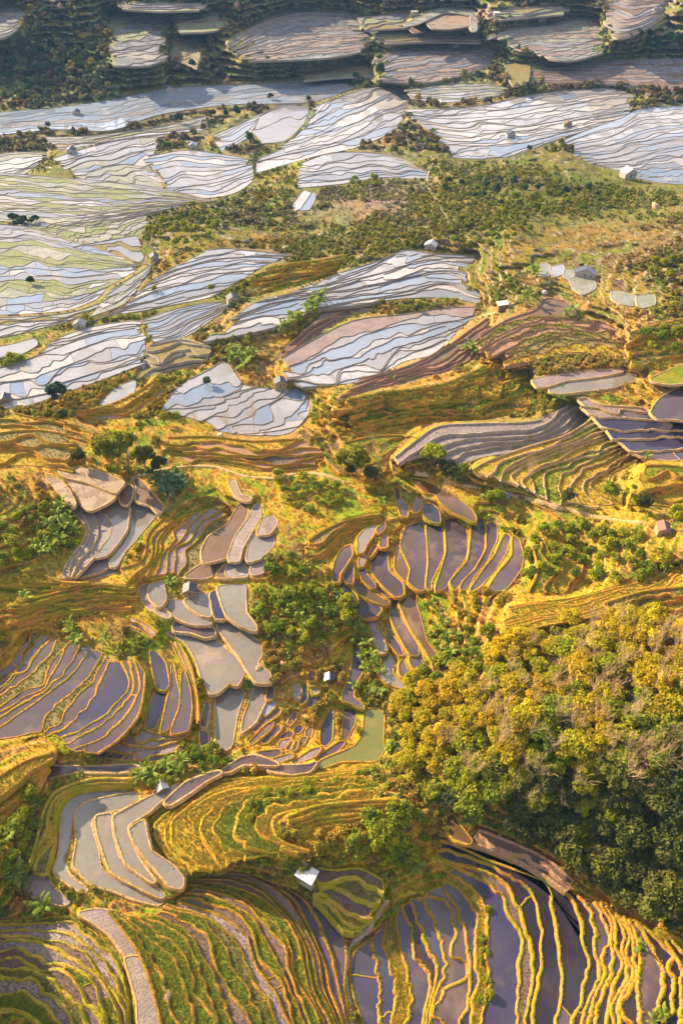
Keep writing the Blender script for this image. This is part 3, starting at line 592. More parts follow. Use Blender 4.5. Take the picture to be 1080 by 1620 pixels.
# the silver paddies in the middle distance
FARB = dict(bank='b_far', bw=0.62, bh=0.25)
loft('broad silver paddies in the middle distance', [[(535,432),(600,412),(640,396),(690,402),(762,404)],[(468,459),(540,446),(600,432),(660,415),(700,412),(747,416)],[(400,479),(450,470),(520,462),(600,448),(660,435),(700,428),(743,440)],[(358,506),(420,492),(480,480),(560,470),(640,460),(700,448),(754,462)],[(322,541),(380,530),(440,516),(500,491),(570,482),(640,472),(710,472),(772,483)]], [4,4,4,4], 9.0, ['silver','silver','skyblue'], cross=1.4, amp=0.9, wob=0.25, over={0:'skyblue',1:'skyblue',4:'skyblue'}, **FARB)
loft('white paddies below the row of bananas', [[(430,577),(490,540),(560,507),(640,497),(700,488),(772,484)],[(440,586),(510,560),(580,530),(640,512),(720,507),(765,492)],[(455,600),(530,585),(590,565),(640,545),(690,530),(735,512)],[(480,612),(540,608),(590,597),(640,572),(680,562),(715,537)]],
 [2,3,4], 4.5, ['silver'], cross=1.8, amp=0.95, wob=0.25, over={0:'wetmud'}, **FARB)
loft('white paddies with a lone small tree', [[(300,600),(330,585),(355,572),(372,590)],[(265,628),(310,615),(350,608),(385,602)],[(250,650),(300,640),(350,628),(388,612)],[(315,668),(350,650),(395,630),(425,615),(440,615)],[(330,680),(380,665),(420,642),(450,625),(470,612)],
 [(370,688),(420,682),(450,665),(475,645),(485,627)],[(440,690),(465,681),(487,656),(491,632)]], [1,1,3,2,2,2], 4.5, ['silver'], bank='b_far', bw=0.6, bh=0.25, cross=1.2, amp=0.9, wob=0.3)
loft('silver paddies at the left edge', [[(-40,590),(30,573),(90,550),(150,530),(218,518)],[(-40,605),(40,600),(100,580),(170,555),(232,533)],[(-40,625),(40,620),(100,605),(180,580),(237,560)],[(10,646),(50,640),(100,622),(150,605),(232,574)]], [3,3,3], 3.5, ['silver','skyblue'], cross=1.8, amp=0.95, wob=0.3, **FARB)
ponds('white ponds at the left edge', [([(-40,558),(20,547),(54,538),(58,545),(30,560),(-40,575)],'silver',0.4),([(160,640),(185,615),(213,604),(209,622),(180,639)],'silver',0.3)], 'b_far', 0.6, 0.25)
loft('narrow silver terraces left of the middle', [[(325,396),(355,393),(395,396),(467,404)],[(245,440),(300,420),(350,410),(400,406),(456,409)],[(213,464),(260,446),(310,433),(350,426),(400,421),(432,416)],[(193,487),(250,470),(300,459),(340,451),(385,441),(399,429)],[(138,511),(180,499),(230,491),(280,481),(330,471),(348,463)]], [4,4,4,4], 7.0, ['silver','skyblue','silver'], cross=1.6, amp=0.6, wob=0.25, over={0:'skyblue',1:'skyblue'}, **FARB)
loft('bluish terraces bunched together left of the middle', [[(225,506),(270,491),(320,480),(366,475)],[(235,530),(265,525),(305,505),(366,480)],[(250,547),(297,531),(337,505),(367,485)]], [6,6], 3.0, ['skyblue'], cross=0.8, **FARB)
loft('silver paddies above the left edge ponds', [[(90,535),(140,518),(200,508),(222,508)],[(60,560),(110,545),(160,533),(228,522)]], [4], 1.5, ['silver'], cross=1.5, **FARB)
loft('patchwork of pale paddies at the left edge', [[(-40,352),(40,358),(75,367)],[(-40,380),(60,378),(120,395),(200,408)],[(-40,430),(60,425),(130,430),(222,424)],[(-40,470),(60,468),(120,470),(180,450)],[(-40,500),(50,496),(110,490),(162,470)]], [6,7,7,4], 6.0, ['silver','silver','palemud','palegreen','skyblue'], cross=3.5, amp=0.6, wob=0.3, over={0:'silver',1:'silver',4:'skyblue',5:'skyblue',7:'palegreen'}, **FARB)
loft('fine muddy terraces on the left', [[(-40,270),(60,278),(150,285),(250,297),(340,318)],[(-40,325),(80,330),(160,335),(250,327),(305,322)],[(40,372),(120,360),(180,352),(240,337)],[(100,392),(160,387),(210,377),(232,362)]], [15,11,7], 8.0, ['palemud','palegreen','palegreen','palemud','silver','steel'], bank='b_far', bw=0.7, bh=0.3, cross=1.5, wob=0.4, joinb=True)
# the river flat and the far white terraces
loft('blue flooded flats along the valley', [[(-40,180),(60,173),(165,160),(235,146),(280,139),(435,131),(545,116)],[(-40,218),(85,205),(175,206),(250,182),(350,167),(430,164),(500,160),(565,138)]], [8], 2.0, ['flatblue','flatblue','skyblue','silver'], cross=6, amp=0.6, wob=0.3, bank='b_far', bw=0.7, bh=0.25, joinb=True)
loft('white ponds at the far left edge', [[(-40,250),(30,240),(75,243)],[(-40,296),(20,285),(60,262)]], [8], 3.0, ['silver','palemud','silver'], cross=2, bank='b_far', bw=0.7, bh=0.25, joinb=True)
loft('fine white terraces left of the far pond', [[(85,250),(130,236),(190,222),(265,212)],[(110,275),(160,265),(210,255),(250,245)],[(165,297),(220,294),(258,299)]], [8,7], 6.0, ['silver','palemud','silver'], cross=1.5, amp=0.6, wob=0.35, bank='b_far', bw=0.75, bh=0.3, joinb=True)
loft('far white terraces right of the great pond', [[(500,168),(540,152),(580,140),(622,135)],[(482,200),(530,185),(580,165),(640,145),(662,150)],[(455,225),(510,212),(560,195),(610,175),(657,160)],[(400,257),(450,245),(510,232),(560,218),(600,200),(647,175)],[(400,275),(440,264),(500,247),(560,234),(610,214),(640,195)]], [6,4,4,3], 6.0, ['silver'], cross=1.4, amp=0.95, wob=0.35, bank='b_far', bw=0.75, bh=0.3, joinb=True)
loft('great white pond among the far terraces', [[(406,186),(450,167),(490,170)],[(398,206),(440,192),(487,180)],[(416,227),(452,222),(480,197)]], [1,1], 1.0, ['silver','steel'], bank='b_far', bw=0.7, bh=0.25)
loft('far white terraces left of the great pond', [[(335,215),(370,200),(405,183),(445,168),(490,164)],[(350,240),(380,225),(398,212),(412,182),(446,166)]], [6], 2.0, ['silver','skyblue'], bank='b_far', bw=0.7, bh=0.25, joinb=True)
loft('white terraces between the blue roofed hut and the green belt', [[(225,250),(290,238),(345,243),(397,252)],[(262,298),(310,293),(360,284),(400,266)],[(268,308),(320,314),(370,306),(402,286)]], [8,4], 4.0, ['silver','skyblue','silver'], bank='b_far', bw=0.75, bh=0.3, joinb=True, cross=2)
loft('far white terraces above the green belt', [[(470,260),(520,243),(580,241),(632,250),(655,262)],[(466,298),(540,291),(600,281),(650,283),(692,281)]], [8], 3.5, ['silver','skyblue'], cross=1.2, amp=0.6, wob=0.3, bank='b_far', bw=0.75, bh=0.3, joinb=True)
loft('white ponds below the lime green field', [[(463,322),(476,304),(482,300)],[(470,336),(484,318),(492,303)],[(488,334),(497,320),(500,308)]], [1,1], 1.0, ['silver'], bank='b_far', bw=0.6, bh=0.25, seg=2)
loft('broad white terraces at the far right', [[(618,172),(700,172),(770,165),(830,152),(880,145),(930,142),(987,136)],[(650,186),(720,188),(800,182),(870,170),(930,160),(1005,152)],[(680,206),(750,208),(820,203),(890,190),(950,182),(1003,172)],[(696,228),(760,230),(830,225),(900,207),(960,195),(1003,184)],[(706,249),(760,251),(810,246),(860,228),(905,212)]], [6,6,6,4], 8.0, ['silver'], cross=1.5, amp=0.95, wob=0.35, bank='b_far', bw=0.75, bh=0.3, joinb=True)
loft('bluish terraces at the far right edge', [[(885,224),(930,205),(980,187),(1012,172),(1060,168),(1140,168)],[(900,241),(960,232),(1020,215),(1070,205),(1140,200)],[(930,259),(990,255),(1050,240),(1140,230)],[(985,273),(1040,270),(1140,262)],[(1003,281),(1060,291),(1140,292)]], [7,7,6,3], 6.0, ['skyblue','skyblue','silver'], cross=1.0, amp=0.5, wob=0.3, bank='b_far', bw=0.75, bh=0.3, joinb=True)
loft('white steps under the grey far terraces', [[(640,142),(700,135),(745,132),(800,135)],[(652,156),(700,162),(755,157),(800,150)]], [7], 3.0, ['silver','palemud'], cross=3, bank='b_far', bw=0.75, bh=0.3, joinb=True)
loft('grey terraces on the far slope in the middle', [[(588,96),(630,78),(700,70),(785,80)],[(600,127),(660,131),(720,122),(790,98)]], [18], 8.0, ['slate','slate','wetmud','silver'], cross=1.5, wob=0.4, bank='b_farp', bw=0.8, bh=0.3, joinb=True, rag=0.2)
loft('brown terraces at the far right', [[(800,103),(870,98),(960,96),(1130,92)],[(805,138),(880,132),(960,132),(1130,150)]], [14], 6.0, ['brownmud','slate','wetmud'], cross=1.5, wob=0.4, bank='b_farp', bw=0.8, bh=0.3, joinb=True, rag=0.2)
loft('fine lilac terraces on the far slope', [[(355,72),(420,32),(480,15),(540,20),(595,25)],[(372,82),(440,60),(520,50),(595,50)],[(385,97),(450,95),(530,90),(595,76)]], [11,10], 14.0, ['slate','slate','wetmud','steel'], cross=0.8, amp=0.35, wob=0.3, bank='b_far', bw=0.8, bh=0.3, joinb=True, rag=0.2)
loft('stacked terraces in the top left wood', [[(170,20),(220,18),(275,25)],[(175,50),(220,47),(268,50)],[(168,82),(220,82),(272,77)],[(172,104),(230,104),(262,94)]], [6,6,4], 16.0, ['slate','silver','palegreen','slate','silver'], cross=0.5, wob=0.3, bank='b_far', bw=0.8, bh=0.3, joinb=True, rag=0.2)
loft('white terraces in the top left corner', [[(-40,18),(20,12),(42,20)],[(-40,66),(10,58),(40,34)]], [11], 10.0, ['slate','silver','palemud'], bank='b_far', bw=0.8, bh=0.3, joinb=True, rag=0.2)
loft('pale terraces on the far slope at the right', [[(768,60),(830,40),(890,28),(945,30)],[(800,72),(850,62),(900,62),(952,62)],[(850,90),(900,96),(952,84)]], [11,8], 12.0, ['slate','wetmud','palemud'], wob=0.4, bank='b_farp', bw=0.9, bh=0.3, joinb=True, rag=0.2)
loft('striped terraces in the top right corner', [[(950,-8),(1000,-8),(1064,-8)],[(955,30),(1000,40),(1050,15)],[(962,54),(985,60),(1040,36)]], [11,6], 18.0, ['slate','brownmud','wetmud'], bank='b_farp', bw=0.9, bh=0.3, joinb=True, rag=0.2)
loft('yellowing terraces beside the top left wood', [[(280,62),(310,55),(325,58)],[(262,92),(290,98),(312,108)]], [10], 10.0, ['dullgrass','palegreen'], bank='b_farp', bw=0.8, bh=0.3, joinb=True)
ponds('brown pond plots on the far slope', [([(676,34),(703,22),(738,26),(744,38),(712,44),(684,43)],'mud',0.8),([(648,42),(668,38),(676,46),(655,50)],'wetmud',0.2),([(640,40),(700,14),(748,18),(752,46),(748,48),(744,22),(702,18),(660,36)],'palemud',0.0),([(800,104),(835,102),(832,130),(812,134)],'dullgrass',0.6)], 'b_farp', 0.8, 0.3, step=2.5)

# dry and grassy steps between the wet ones
GS = dict(bank='b_gold', bw=0.85, bh=0.3, tuft=1.6, grassb=2.5, wob=0.22, amp=0.5, rag=0.13)
loft('dry steps above the footpath in the middle', [[(255,692),(330,690),(400,697),(490,692)],[(270,714),(340,716),(420,722),(510,716)],[(300,732),(350,733),(420,745),(505,741)]], [3,3], 4.0, ['brownmud','dullgrass','pinksoil','grass'], cross=0.8, **GS)
loft('golden steps above the big wood', [[(1075,893),(1000,918),(920,943),(850,953),(785,963)],[(1100,935),(1010,955),(930,977),(860,990),(800,1005)]][::-1], [6], 4.0, ['grass'], **GS)
loft('golden steps at the left edge below the lilac fan', [[(90,1190),(55,1198),(20,1215),(-40,1255)],[(62,1235),(55,1262),(28,1300),(-40,1335)]], [5], 5.0, ['grass'], **GS)
loft('golden steps at the left edge above the mud plots', [[(-40,690),(50,680),(120,688)],[(-40,738),(60,737),(122,748)]], [5], 4.0, ['grass','dullgrass'], **GS)
loft('golden steps round the hill at the right edge', [[(1012,736),(1050,735),(1110,742)],[(992,798),(1040,800),(1110,806)]], [5], 5.0, ['grass','green'], **GS)
loft('golden steps at the right edge beside the pink soil', [[(990,528),(1040,512),(1110,498)],[(988,583),(1040,577),(1110,563)]], [5], 5.0, ['grass','pinksoil','dullgrass'], **GS)
loft('pale dry steps between the silver ponds on the left', [[(237,546),(290,537),(335,548)],[(215,602),(260,587),(300,580),(328,573)]], [6], 4.0, ['dullgrass','palemud','dullgrass'], bank='b_grey', bw=0.7, bh=0.25, wob=0.35)
loft('dull steps under the silver ponds on the left', [[(110,652),(170,641),(230,612),(252,592)],[(130,664),(200,658),(245,632),(262,618)]], [4], 2.5, ['dullgrass','wetmud','grass'], bank='b_gold', bw=0.7, bh=0.25, tuft=.8)
loft('brown strips beside the banana row', [[(515,492),(560,487),(600,490)],[(462,540),(505,505),(545,500)],[(430,572),(485,540),(535,508)]], [2,2], 2.0, ['wetmud','brownmud','silver'], bank='b_pink', bw=0.6, bh=0.25, wob=0.3)
loft('rough grassy ridge between the silver terraces', [[(402,428),(450,418),(500,412),(552,402)],[(392,446),(440,436),(500,428),(545,418)],[(380,470),(430,462),(480,450),(535,432)]], [3,3], 5.0, ['dullgrass','grass','green'], bank='b_gold', bw=0.9, bh=0.3, tuft=2.5, wob=0.3, amp=.5, rag=.15)
loft('dull terraces on the spit below the blue flats', [[(62,217),(150,214),(250,200),(335,182)],[(80,238),(135,231),(210,217),(280,210),(330,205)]], [6], 2.5, ['palegreen','palemud','mud','silver'], bank='b_farp', bw=0.8, bh=0.3, wob=0.4, joinb=True)
loft('dull green terraces left of the grey far terraces', [[(470,112),(520,105),(580,98)],[(480,128),(540,122),(595,122)]], [4], 3.0, ['dullgrass','palegreen'], bank='b_farp', bw=0.8, bh=0.3, joinb=True)
loft('dull terraces below the brown pond plots', [[(590,55),(650,52),(760,56)],[(600,70),(680,66),(770,68)]], [6], 6.0, ['dullgrass','green','dullgrass'], bank='b_farp', bw=0.8, bh=0.3, joinb=True)
loft('olive terraces across the top left slope', [[(280,28),(320,24),(350,20)],[(285,52),(330,50),(355,45)]], [6], 8.0, ['dullgrass','palegreen'], bank='b_farp', bw=0.8, bh=0.3, joinb=True)

loft('mixed paddies between the patchwork and the silver ponds', [[(-40,503),(50,500),(112,494),(168,476)],[(-40,542),(20,530),(62,520),(138,502)]], [6], 2.5, ['silver','dullgrass','palemud','silver'], bank='b_far', bw=0.65, bh=0.25, cross=2.5, wob=0.35, rag=0.12)
loft('small pale paddies left of the narrow silver terraces', [[(176,458),(222,430),(246,414)],[(142,502),(194,482),(212,464)]], [6], 2.0, ['silver','palemud','silver'], bank='b_far', bw=0.6, bh=0.25, cross=1.5, wob=0.3)
loft('pale paddies along the foot of the thicket', [[(140,398),(200,412),(240,420)],[(110,392),(160,382),(215,372)]][::-1], [4], 2.0, ['palemud','dullgrass','silver'], bank='b_far', bw=0.6, bh=0.25, wob=0.3)
loft('golden steps left of the pale grey ponds', [[(20,955),(80,940),(150,925),(215,930)],[(-40,1010),(40,985),(120,970),(225,965)]], [7], 4.0, ['grass','green','dullgrass'], **GS)
loft('golden steps on the slope below the dry grass steps', [[(60,905),(100,920),(150,922)],[(-40,925),(20,940),(70,938)]], [4], 2.5, ['grass','green'], **GS)
loft('golden steps above the oval lilac ponds', [[(480,860),(510,840),(550,822),(600,812)],[(500,905),(525,870),(560,845),(610,828)]], [6], 3.0, ['grass','green','dullgrass'], **GS)
loft('golden steps right of the oval lilac ponds', [[(840,860),(850,900),(835,940)],[(900,850),(930,895),(915,945)]], [5], 3.0, ['grass','green'], **GS)
loft('golden steps at the right edge above the big wood', [[(950,955),(1020,935),(1110,925)],[(975,985),(1040,975),(1110,965)]], [4], 3.0, ['grass','dullgrass'], **GS)
loft('rough steps left of the bamboo', [[(10,650),(60,662),(110,672),(160,690)],[(-40,672),(40,682),(100,690),(150,712)]], [3], 2.0, ['dullgrass','grass'], **GS)
loft('golden steps between the bow and the footpath', [[(545,700),(590,690),(640,688)],[(540,742),(580,735),(615,728)]], [4], 2.5, ['grass','green'], **GS)

loft('narrow lilac strips beside the pale grey ponds', [[(285,1018),(301,1052),(312,1100),(315,1150)],[(268,1012),(286,1048),(303,1085),(306,1130)]], [2], 1.0, ['lilac','wetmud'], 'b_gold', 0.8, 0.3, seg=3, grassb=1.0)
loft('wet strips left of the pale grey ponds', [[(208,974),(232,986),(250,1000)],[(205,990),(225,998),(240,1010)]], [2], 1.0, ['wetmud','lilac'], 'b_gold', 0.7, 0.25, seg=3)
loft('thin grey terraces above the top left wood', [[(185,2),(250,6),(330,4)],[(190,14),(250,18),(320,16)]], [4], 8.0, ['slate','palegreen','slate'], bank='b_farp', bw=0.8, bh=0.3, joinb=True, rag=.2)
loft('thin grey terraces above the brown pond plots', [[(560,28),(610,24),(650,20)],[(575,48),(610,46),(645,44)]], [4], 8.0, ['slate','palegreen','dullgrass'], bank='b_farp', bw=0.8, bh=0.3, joinb=True, rag=.2)
loft('thin terraces under the trees at the top right', [[(760,18),(820,14),(900,8)],[(770,34),(830,28),(900,22)]], [4], 8.0, ['palegreen','dullgrass','slate'], bank='b_farp', bw=0.8, bh=0.3, joinb=True, rag=.2)
# ------------------------------------------------------------------ the ground: one sheet under the terraces and over the slopes
ZN = znet(GP.reshape(-1, 2)).reshape(GH, GW)
msk = ~np.isnan(ZF)
zf = np.where(msk, ZF, 1e9); mn = zf.copy()
for dy_ in (-1, 0, 1):
    for dx_ in (-1, 0, 1): mn = np.minimum(mn, np.roll(np.roll(zf, dy_, 0), dx_, 1))
ZF2 = np.where(msk, mn, 0.0)
Dz = np.where(msk, np.where(msk, ZF, 0) + 0.30 - ZN, 0.0)
Dd = Dz.copy()
for it in range(420):
    p_ = np.pad(Dd, 1, mode='edge')
    av = (p_[:-2, 1:-1] + p_[2:, 1:-1] + p_[1:-1, :-2] + p_[1:-1, 2:]) * 0.25 * 0.9985
    Dd = np.where(msk, Dz, av)
Zg = np.where(msk, ZF2, ZN + Dd)
bl = msk.astype(float)
for it in range(5):
    p_ = np.pad(bl, 1, mode='edge'); bl = (p_[:-2, 1:-1] + p_[2:, 1:-1] + p_[1:-1, :-2] + p_[1:-1, 2:] + bl) / 5
FREE = np.clip(1 - bl * 1.6, 0, 1) * (~msk)
WX = unproj(GP, Zg)
far = np.clip((700 - PY) / 600, 0, 1)
zz = Zg + FREE * (vnoise(WX[..., 0] / 9, WX[..., 1] / 9, 3, 4) - 0.5) * (1.2 + 3.5 * far)
def blur(Z, n):
    for _ in range(n):
        p_ = np.pad(Z, 1, mode='edge'); Z = (p_[:-2, 1:-1] + p_[2:, 1:-1] + p_[1:-1, :-2] + p_[1:-1, 2:] + Z) / 5
    return Z
gy_, gx_ = np.gradient(zz); gr = blur(np.hypot(gx_, gy_), 25)                  # rise per grid cell
spc = (6.5 - 1.8 * far)
st_ = 2.0 ** np.round(np.log2(np.clip(gr * spc, 0.22, 4.0)))
q_ = zz / st_; k_ = np.floor(q_); fr0 = q_ - k_; fr = np.clip((fr0 - 0.62) / 0.38, 0, 1); fr = fr * fr * (3 - 2 * fr)
stp = (k_ + fr) * st_
belt = np.exp(-((PY - 320) / 60) ** 2) * np.clip((PX - 380) / 200, 0, 1)
wt_ = FREE * np.clip(vnoise(WX[..., 0] / 30, WX[..., 1] / 30, 9, 2) * 3 - 0.25, 0, 1) * (1 - 0.8 * belt)
Zg = zz * (1 - wt_) + stp * wt_
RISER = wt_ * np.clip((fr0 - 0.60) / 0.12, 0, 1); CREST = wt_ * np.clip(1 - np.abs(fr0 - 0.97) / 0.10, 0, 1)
HASH = np.modf(np.abs(np.sin(k_ * 12.9898 + np.log2(st_) * 78.233 + np.floor(vnoise(WX[..., 0] / 25, WX[..., 1] / 25, 19, 1) * 5) * 3.7)) * 43758.5453)[0]
Zg += FREE * (vnoise(WX[..., 0] / 1.6, WX[..., 1] / 1.6, 5, 2) - 0.5) * 0.35
WX = unproj(GP, Zg)

GOLD, GREEN, OLIVE, DGREEN = (0.44,0.245,0.024), (0.17,0.235,0.008), (0.31,0.235,0.014), (0.06,0.095,0.014)
BROWN, PINK, FGREEN, LIME, DULL, MAUVE = (0.25,0.145,0.06), (0.36,0.19,0.11), (0.07,0.115,0.065), (0.23,0.25,0.035), (0.17,0.14,0.08), (0.20,0.15,0.15)
MGREEN = (0.105,0.125,0.03)
def A3(c): return np.array(c, float)
nA = vnoise(WX[..., 0] / 16, WX[..., 1] / 16, 31, 5, 0.6)[..., None]; nB = vnoise(WX[..., 0] / 5, WX[..., 1] / 5, 51, 4, 0.6)[..., None]
def mix3(a, b, f): return a * (1 - f) + b * f
sharp = lambda n, lo, hi: np.clip((n - lo) / (hi - lo), 0, 1)
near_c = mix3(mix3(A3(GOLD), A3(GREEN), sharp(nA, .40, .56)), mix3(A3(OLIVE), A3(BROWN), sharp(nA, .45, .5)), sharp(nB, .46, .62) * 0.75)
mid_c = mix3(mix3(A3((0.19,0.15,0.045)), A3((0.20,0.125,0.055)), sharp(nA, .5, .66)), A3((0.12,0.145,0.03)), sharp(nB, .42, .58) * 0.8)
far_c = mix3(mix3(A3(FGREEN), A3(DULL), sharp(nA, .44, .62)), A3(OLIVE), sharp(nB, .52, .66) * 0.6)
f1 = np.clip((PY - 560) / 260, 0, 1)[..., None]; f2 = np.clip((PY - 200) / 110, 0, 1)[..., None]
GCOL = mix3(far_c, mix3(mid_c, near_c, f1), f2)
wpx = PX + (vnoise(PX / 35, PY / 35, 71, 3) - 0.5) * 70; wpy = PY + (vnoise(PX / 35, PY / 35, 91, 3) - 0.5) * 50
BLOBS = [(40,770,90,60,BROWN,.7),(60,880,70,60,LIME,.55),(170,950,70,40,GOLD,.7),(110,730,70,25,OLIVE,.6),(120,930,70,25,BROWN,.5),(290,930,20,20,LIME,.5),
 (480,790,70,45,OLIVE,.5),(470,850,60,50,GOLD,.5),(440,970,70,50,OLIVE,.6),(520,1030,60,60,GOLD,.6),(470,1080,60,60,PINK,.35),(430,1130,60,50,PINK,.4),(600,1320,120,50,GOLD,.7),
 (880,980,160,60,GOLD,.85),(780,930,90,40,GOLD,.5),(900,880,120,60,GREEN,.55),(960,860,80,40,GOLD,.4),(1030,760,70,50,OLIVE,.6),(1050,680,40,60,GOLD,.4),(1000,560,90,60,GOLD,.5),(800,780,60,30,GREEN,.6),
 (860,520,150,60,PINK,.8),(680,580,90,30,PINK,.6),(1000,520,80,50,PINK,.4),(960,400,140,60,BROWN,.5),(700,350,120,40,BROWN,.35),(560,330,80,30,MAUVE,.8),(620,300,60,25,MAUVE,.7),(500,380,90,20,DULL,.5),
 (300,360,80,40,MGREEN,.7),(850,300,140,35,DGREEN,.6),(750,350,120,40,MGREEN,.4),(455,265,28,18,LIME,.9),(430,285,40,16,LIME,.7),(530,350,200,14,DULL,.6),(300,412,26,14,LIME,.5),(560,440,0,0,LIME,.5),(470,430,80,20,DULL,.6),
 (640,225,50,35,DULL,.6),(750,190,30,10,PINK,.4),(760,170,70,12,BROWN,.4),(820,245,80,20,MGREEN,.5),(250,200,70,22,DULL,.7),(290,160,30,10,GOLD,.5),(100,110,120,60,FGREEN,.8),(60,140,160,16,DULL,.5),(400,120,130,18,DULL,.5),(130,70,60,50,DGREEN,.5),
 (400,15,90,30,DULL,.6),(650,60,100,14,MGREEN,.5),(1030,85,70,25,DGREEN,.7),(700,5,90,16,DGREEN,.6),(860,10,60,18,BROWN,.3),(985,0,40,16,PINK,.5),(400,600,60,30,BROWN,.5),(40,525,50,30,DULL,.6),(150,470,70,25,DULL,.6),(20,500,40,20,BROWN,.5),
 (330,660,90,20,OLIVE,.5),(330,730,160,14,PINK,.35),(430,705,140,18,BROWN,.5),(820,1330,80,40,DGREEN,.7),(900,1250,200,160,DGREEN,.7),(760,1140,120,60,OLIVE,.8),(480,1210,70,14,GREEN,.5),(500,1250,110,20,LIME,.6),(30,1290,60,80,GOLD,.6),(50,1190,80,30,GOLD,.6)]
GCOL = GCOL * (1 + 0.5 * np.clip((150 - PY) / 60, 0, 1))[..., None]  # far slope colour lifted at the top to offset the shade there
for bx, by, rx, ry, c, al in BLOBS:
    if rx <= 0: continue
    d = np.sqrt(((wpx - bx) / rx) ** 2 + ((wpy - by) / ry) ** 2)
    f = (np.clip((1.25 - d) / 0.5, 0, 1) * al)[..., None] * (0.55 + 0.45 * sharp(nB, .35, .6))
    GCOL = mix3(GCOL, A3(c), f)
TRD = np.array([GOLD, GREEN, BROWN, OLIVE, GREEN, OLIVE])[np.minimum((HASH * 6).astype(int), 5)]
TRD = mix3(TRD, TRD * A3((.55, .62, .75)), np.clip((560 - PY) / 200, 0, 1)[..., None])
GCOL = mix3(GCOL, TRD, (wt_ * 0.6)[..., None])
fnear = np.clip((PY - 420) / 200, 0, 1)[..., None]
GCOL = mix3(GCOL, mix3(A3((0.11, 0.09, 0.06)), A3((0.32, 0.13, 0.015)), fnear), (RISER * 0.8)[..., None])  # earth on the risers; the far ones darkened in colour as shaded sides
GCOL = mix3(GCOL, mix3(A3((0.36, 0.33, 0.28)), A3((0.60, 0.36, 0.10)), fnear), (CREST * 0.9)[..., None])  # earth crests, lightened in colour as lit edges
GCOL *= (0.55 + 0.9 * vnoise(WX[..., 0] / 1.8, WX[..., 1] / 1.8, 13, 4, 0.65))[..., None]

Vt = WX.reshape(-1, 3)
ii = np.arange(GH - 1)[:, None] * GW + np.arange(GW - 1)[None]
Ft = np.stack([ii, ii + GW, ii + GW + 1, ii + 1], -1).reshape(-1, 4)      # rows run towards the viewer
# outer rings so that the ground goes on to the horizon on every side
bidx = np.concatenate([np.arange(GW), np.arange(1, GH) * GW + GW - 1, (GH - 1) * GW + np.arange(GW - 2, -1, -1), np.arange(GH - 2, 0, -1) * GW])
bidx = bidx[::1]
bpts = Vt[bidx]; nb = len(bidx); cen = np.array([0, 330.0, 0]); prev = bidx; Vx = [Vt]; Fx = [Ft]; o_ = len(Vt); colx = [GCOL.reshape(-1, 3)]
for s_, zs_ in ((1.15, 1.0), (1.5, 1.0), (2.4, 0.9), (5, 0.7), (14, 0.6)):
    r_ = cen + (bpts - cen) * np.array([s_, s_, 0]) + np.array([0, 0, 1]) * bpts[:, 2:3] * zs_
    if s_ < 14: r_[:, 2] += (vnoise(r_[:, 0] / 60, r_[:, 1] / 60, 77, 3) - 0.5) * 14 * (s_ - 1)
    cur = o_ + np.arange(nb); nx = np.roll(np.arange(nb), -1)
    Fx.append(np.stack([prev, prev[nx], cur[nx], cur], -1)); Vx.append(r_); colx.append(np.tile(A3(OLIVE) * 0.8, (nb, 1))); prev = cur; o_ += nb
m, N, L, B = new_mat('ground'); p = gpos(N)
at = N.new('ShaderNodeVertexColor'); at.layer_name = 'Col'
n1 = nnoise(N, L, 1.1, 6, 0.7, p); n2 = nnoise(N, L, 5.0, 3, 0.6, p)
vr = nramp(N, L, n1, [(0.3, (0.45, 0.48, 0.5)), (0.5, (1, 1, 1)), (0.72, (1.4, 1.3, 1.15))])
col = nmix(N, L, 1.0, at.outputs['Color'], vr, 'MULTIPLY')
L.new(col, B.inputs['Base Color']); B.inputs['Roughness'].default_value = 0.95; B.inputs['Specular IOR Level'].default_value = 0.1
nbump(N, L, n1, 0.9, 0.5, B)
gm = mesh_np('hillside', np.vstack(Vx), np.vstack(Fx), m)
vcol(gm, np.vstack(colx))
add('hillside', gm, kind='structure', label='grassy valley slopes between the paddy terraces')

def gidx(px, py):
    fx = np.interp(px, GX, np.arange(GW)); fy = np.interp(py, GY, np.arange(GH)); return fx, fy
def gsample(arr, px, py):
    fx, fy = gidx(np.asarray(px, float), np.asarray(py, float))
    x0 = np.minimum(fx.astype(int), GW - 2); y0 = np.minimum(fy.astype(int), GH - 2); tx = fx - x0; ty = fy - y0
    if arr.ndim == 3: tx = tx[..., None]; ty = ty[..., None]
    return (arr[y0, x0] * (1 - tx) + arr[y0, x0 + 1] * tx) * (1 - ty) + (arr[y0 + 1, x0] * (1 - tx) + arr[y0 + 1, x0 + 1] * tx) * ty
def spot(px, py):
    """the place on the ground seen at that point of the photograph"""
    w = gsample(WX, np.array([px]), np.array([py]))[0]
    return Vector(w)

# the footpath that crosses the picture, and the lower one
def path(label, pts, w, mat):
    q = smooth_line(pts, max(20, int(len(pts) * 14)))
    z = gsample(Zg, q[:, 0], q[:, 1]) + 0.16
    for _ in range(6): z[1:-1] = (z[:-2] + z[1:-1] + z[2:]) / 3
    z = z + 0.12
    Wp = unproj(q, z); T = np.gradient(Wp[:, :2], axis=0); T /= np.hypot(*T.T)[:, None]; Nn = np.stack([T[:, 1], -T[:, 0]], -1)
    n = len(q); wv = w * (1 + 0.25 * noise1(n, n / 5, rng))
    cols = []
    for f, dz in ((-1.0, -0.9), (-0.5, 0), (0.5, 0), (1.0, -0.9)):
        cols.append(np.c_[Wp[:, :2] + Nn * (wv * f)[:, None], Wp[:, 2] + dz])
    V = np.stack(cols, 1).reshape(-1, 3); i = np.arange(n - 1)[:, None]; j = np.arange(3)[None]; a = i * 4 + j
    add('footpath', mesh_np('footpath', V, np.stack([a, a + 4, a + 5, a + 1], -1).reshape(-1, 4), mat), kind='structure', label=label)
